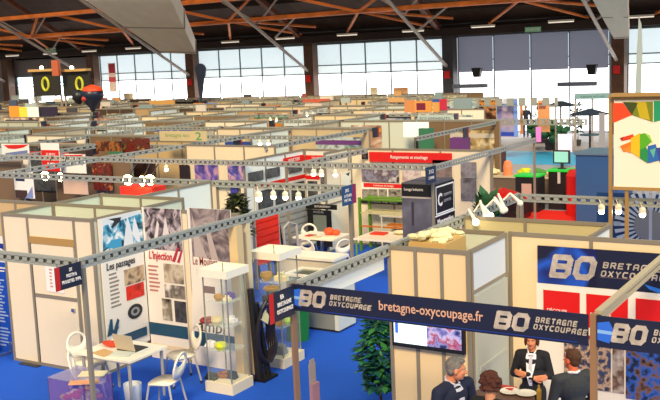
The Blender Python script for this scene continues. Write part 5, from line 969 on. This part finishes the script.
    def project(name, rows, mt_, off_=.004):   # cloth pieces lying on the chest: rows of (z, xmin, xmax)
        bb = MB(); vs = []; n = 6
        for z, a, c_ in rows:
            for i in range(n):
                x = a+(c_-a)*i/(n-1); h = bv.ray_cast(Vector((x*k, 1, z*k)), Vector((0, -1, 0))); y = h[0].y if h[0] is not None else .1*k; vs.append((x*k, y+off_, z*k))
        N = len(rows); back = [(x, y-.02, z) for x, y, z in vs]; fs = []
        for i in range(N-1):
            for j in range(n-1): fs.append((i*n+j, i*n+j+1, (i+1)*n+j+1, (i+1)*n+j)); m0 = N*n; fs.append((m0+i*n+j, m0+(i+1)*n+j, m0+(i+1)*n+j+1, m0+i*n+j+1))
        bb.add(vs+back, fs); c = bb.build(name, mt_, None, True); c.parent = o; return c
    if shirt:
        project('shirt', [(1.47, -.045, .045), (1.42, -.055, .055), (1.32, -.042, .042), (1.2, -.026, .026), (1.1, -.012, .012)] if not female else [(1.47, -.06, .06), (1.42, -.068, .068), (1.32, -.055, .055), (1.2, -.035, .035), (1.05, -.02, .02)], mat(shirt, .7))
        q = MB(); 
        for s in (-1, 1): limb(q, S((s*.065, -.02, 1.505)), S((s*.035, .075, 1.475)), .012*k, .01*k)
        limb(q, S((-.065, -.02, 1.51)), S((0, -.075, 1.515)), .016*k, .017*k); limb(q, S((.065, -.02, 1.51)), S((0, -.075, 1.515)), .016*k, .017*k)
        child(q, 'collar', mat(shirt, .7), .007*k, 1)
        if tie: project('tie', [(1.45, -.02, .02), (1.35, -.022, .022), (1.15, -.03, .03)], mat(tie, .6), .012)
    # legs
    q = MB(); q.ball(S((0, 0, .95)), .17*k, .125*k, .11*k)
    for s in 'LR': limb(q, D['hip'+s], D['knee'+s], .095*k, .07*k); limb(q, D['knee'+s], D['ank'+s], .066*k, .056*k)
    child(q, 'trousers', mat(legs, .8), .013*k, 3)
    for s in 'LR': q = MB(); a = D['ank'+s]; limb(q, a+S((0, -.03, -.035)), a+S((0, .17, -.055)), .044*k, .034*k); child(q, 'shoe', BLACK, .01*k, 2)
    return o
def heading(dx, dy): return math.atan2(dy, dx)-math.pi/2
def headpos(u, v, z): p = atz(u, v, z); return p[0], p[1]
x, y = headpos(451, 356, 1.74)
person('grey haired man in a navy jacket standing in profile below the television, looking right', (x, y, .007), heading(.95, -.25), 1.73, dict(shL=(-.24, .02, 1.41), shR=(.22, 0, 1.42), elL=(-.33, .02, 1.12), elR=(.3, .0, 1.12), wrL=(-.14, .2, 1.02), wrR=(.15, .2, 1.0), neck=(0, .02, 1.5), head=(0, .06, 1.625)), '#d88a62', '#77706a', '#141c38', '#1a1a24', '#c4c4d4', head_pitch=-.12, head_yaw=.75)
x, y = headpos(490, 373, 1.7)
person('person with brown curly hair and dark top seen from behind, right of the navy jacket', (x, y, .007), heading(.1, 1), 1.68, dict(elL=(-.24, .03, 1.13), elR=(.24, .03, 1.13), wrL=(-.12, .22, 1.0), wrR=(.12, .22, 1.0)), '#c98a66', '#4a2214', '#14141a', '#1c1c22', None, hairstyle='curly', female=True)
x, y = headpos(532, 331, 1.55)
person('woman in a dark suit and white shirt standing with folded arms, facing the camera', (x, y, .007), heading(-x*.6-.5, -y), 1.54, dict(elL=(-.24, .02, 1.17), elR=(.24, .02, 1.17), wrL=(.05, .2, 1.22), wrR=(-.06, .21, 1.18), handL=(1, -.1, .12), handR=(-1, -.1, .1), palmL=(0, -1, 0), palmR=(0, -1, 0)), '#d9885c', '#4a2412', '#15161e', '#16161c', '#eceaf0', female=True, hairstyle='bob', tie='#bdbccb')
x, y = headpos(573, 349, 1.66)
person('brown haired man in a dark grey suit seen from behind, beside the brass coloured post', (x, y, .007), heading(-.75, .7), 1.64, dict(elL=(-.26, .02, 1.13), elR=(.26, .02, 1.13), wrL=(-.12, .24, 1.02), wrR=(.14, .23, 1.0)), '#d9683c', '#4a2c18', '#37383a', '#2a2b2e', '#e8e8ea', head_yaw=.35)
x, y = fl(526, 137); person('distant person in blue trousers standing by the orange panel near the windows', (x, y, .007), heading(.3, -1), 1.74, {}, '#c08a68', '#201814', '#2a3048', '#2c4a78')
# ================================================================== light
w = bpy.data.worlds.new('world'); bpy.context.scene.world = w; w.use_nodes = True; bg = w.node_tree.nodes['Background']; bg.inputs[0].default_value = (1, .95, .88, 1); bg.inputs[1].default_value = .54
def sun(name, d, col, s, ang):
    l = bpy.data.lights.new(name, 'SUN'); l.energy = s; l.color = col; l.angle = math.radians(ang); o = bpy.data.objects.new(name, l); C.objects.link(o)
    o.rotation_euler = Vector(d).to_track_quat('-Z', 'Y').to_euler(); o.location = (0, 0, 20)
sun('warm_hall_light', (-.35, .9, -.75), (1, .77, .47), 3.6, 14)
sun('cool_skylight', (-.9, .12, -.65), (.74, .94, 1), 1.6, 30)
vs_ = bpy.context.scene.view_settings; vs_.view_transform = 'Standard'; vs_.look = 'None'; vs_.gamma = 1; vs_.exposure = 0; vs_.use_curve_mapping = False

# ---- finer pieces hang under the part they belong to
def base(n): return n.split('.')[0]
SUB = {'bulb': ('shade', 'housing'), 'iris': ('eye',), 'screen': ('casing',), 'screen_picture': ('casing',), 'collar': ('shirt',), 'tie': ('shirt',), 'foot_cap': ('leg',), 'spot_lamp': ('cornice',), 'cable': ('cornice',), 'leaflet_holder': ('stand_board',), 'red_mark': ('balloon_skin',), 'shoe': ('trousers',), 'flange': ('duct_body',), 'lamp_tube': ('housing',), 'sweet': (), 'orange_cap': ('balloon_skin',), 'label_plate': ('body',), 'glass_shelf': ('glass_pane',), 'trolley': ()}
for r_ in [o for o in C.objects if o.parent is None and o.children]:
    ch_ = sorted(r_.children, key=lambda o: o.name)
    for nm, tg in SUB.items():
        kids = [o for o in ch_ if base(o.name) == nm]; hosts = [o for o in ch_ if base(o.name) in tg]
        if hosts:
            for i_, o in enumerate(kids): o.parent = hosts[i_ % len(hosts)]
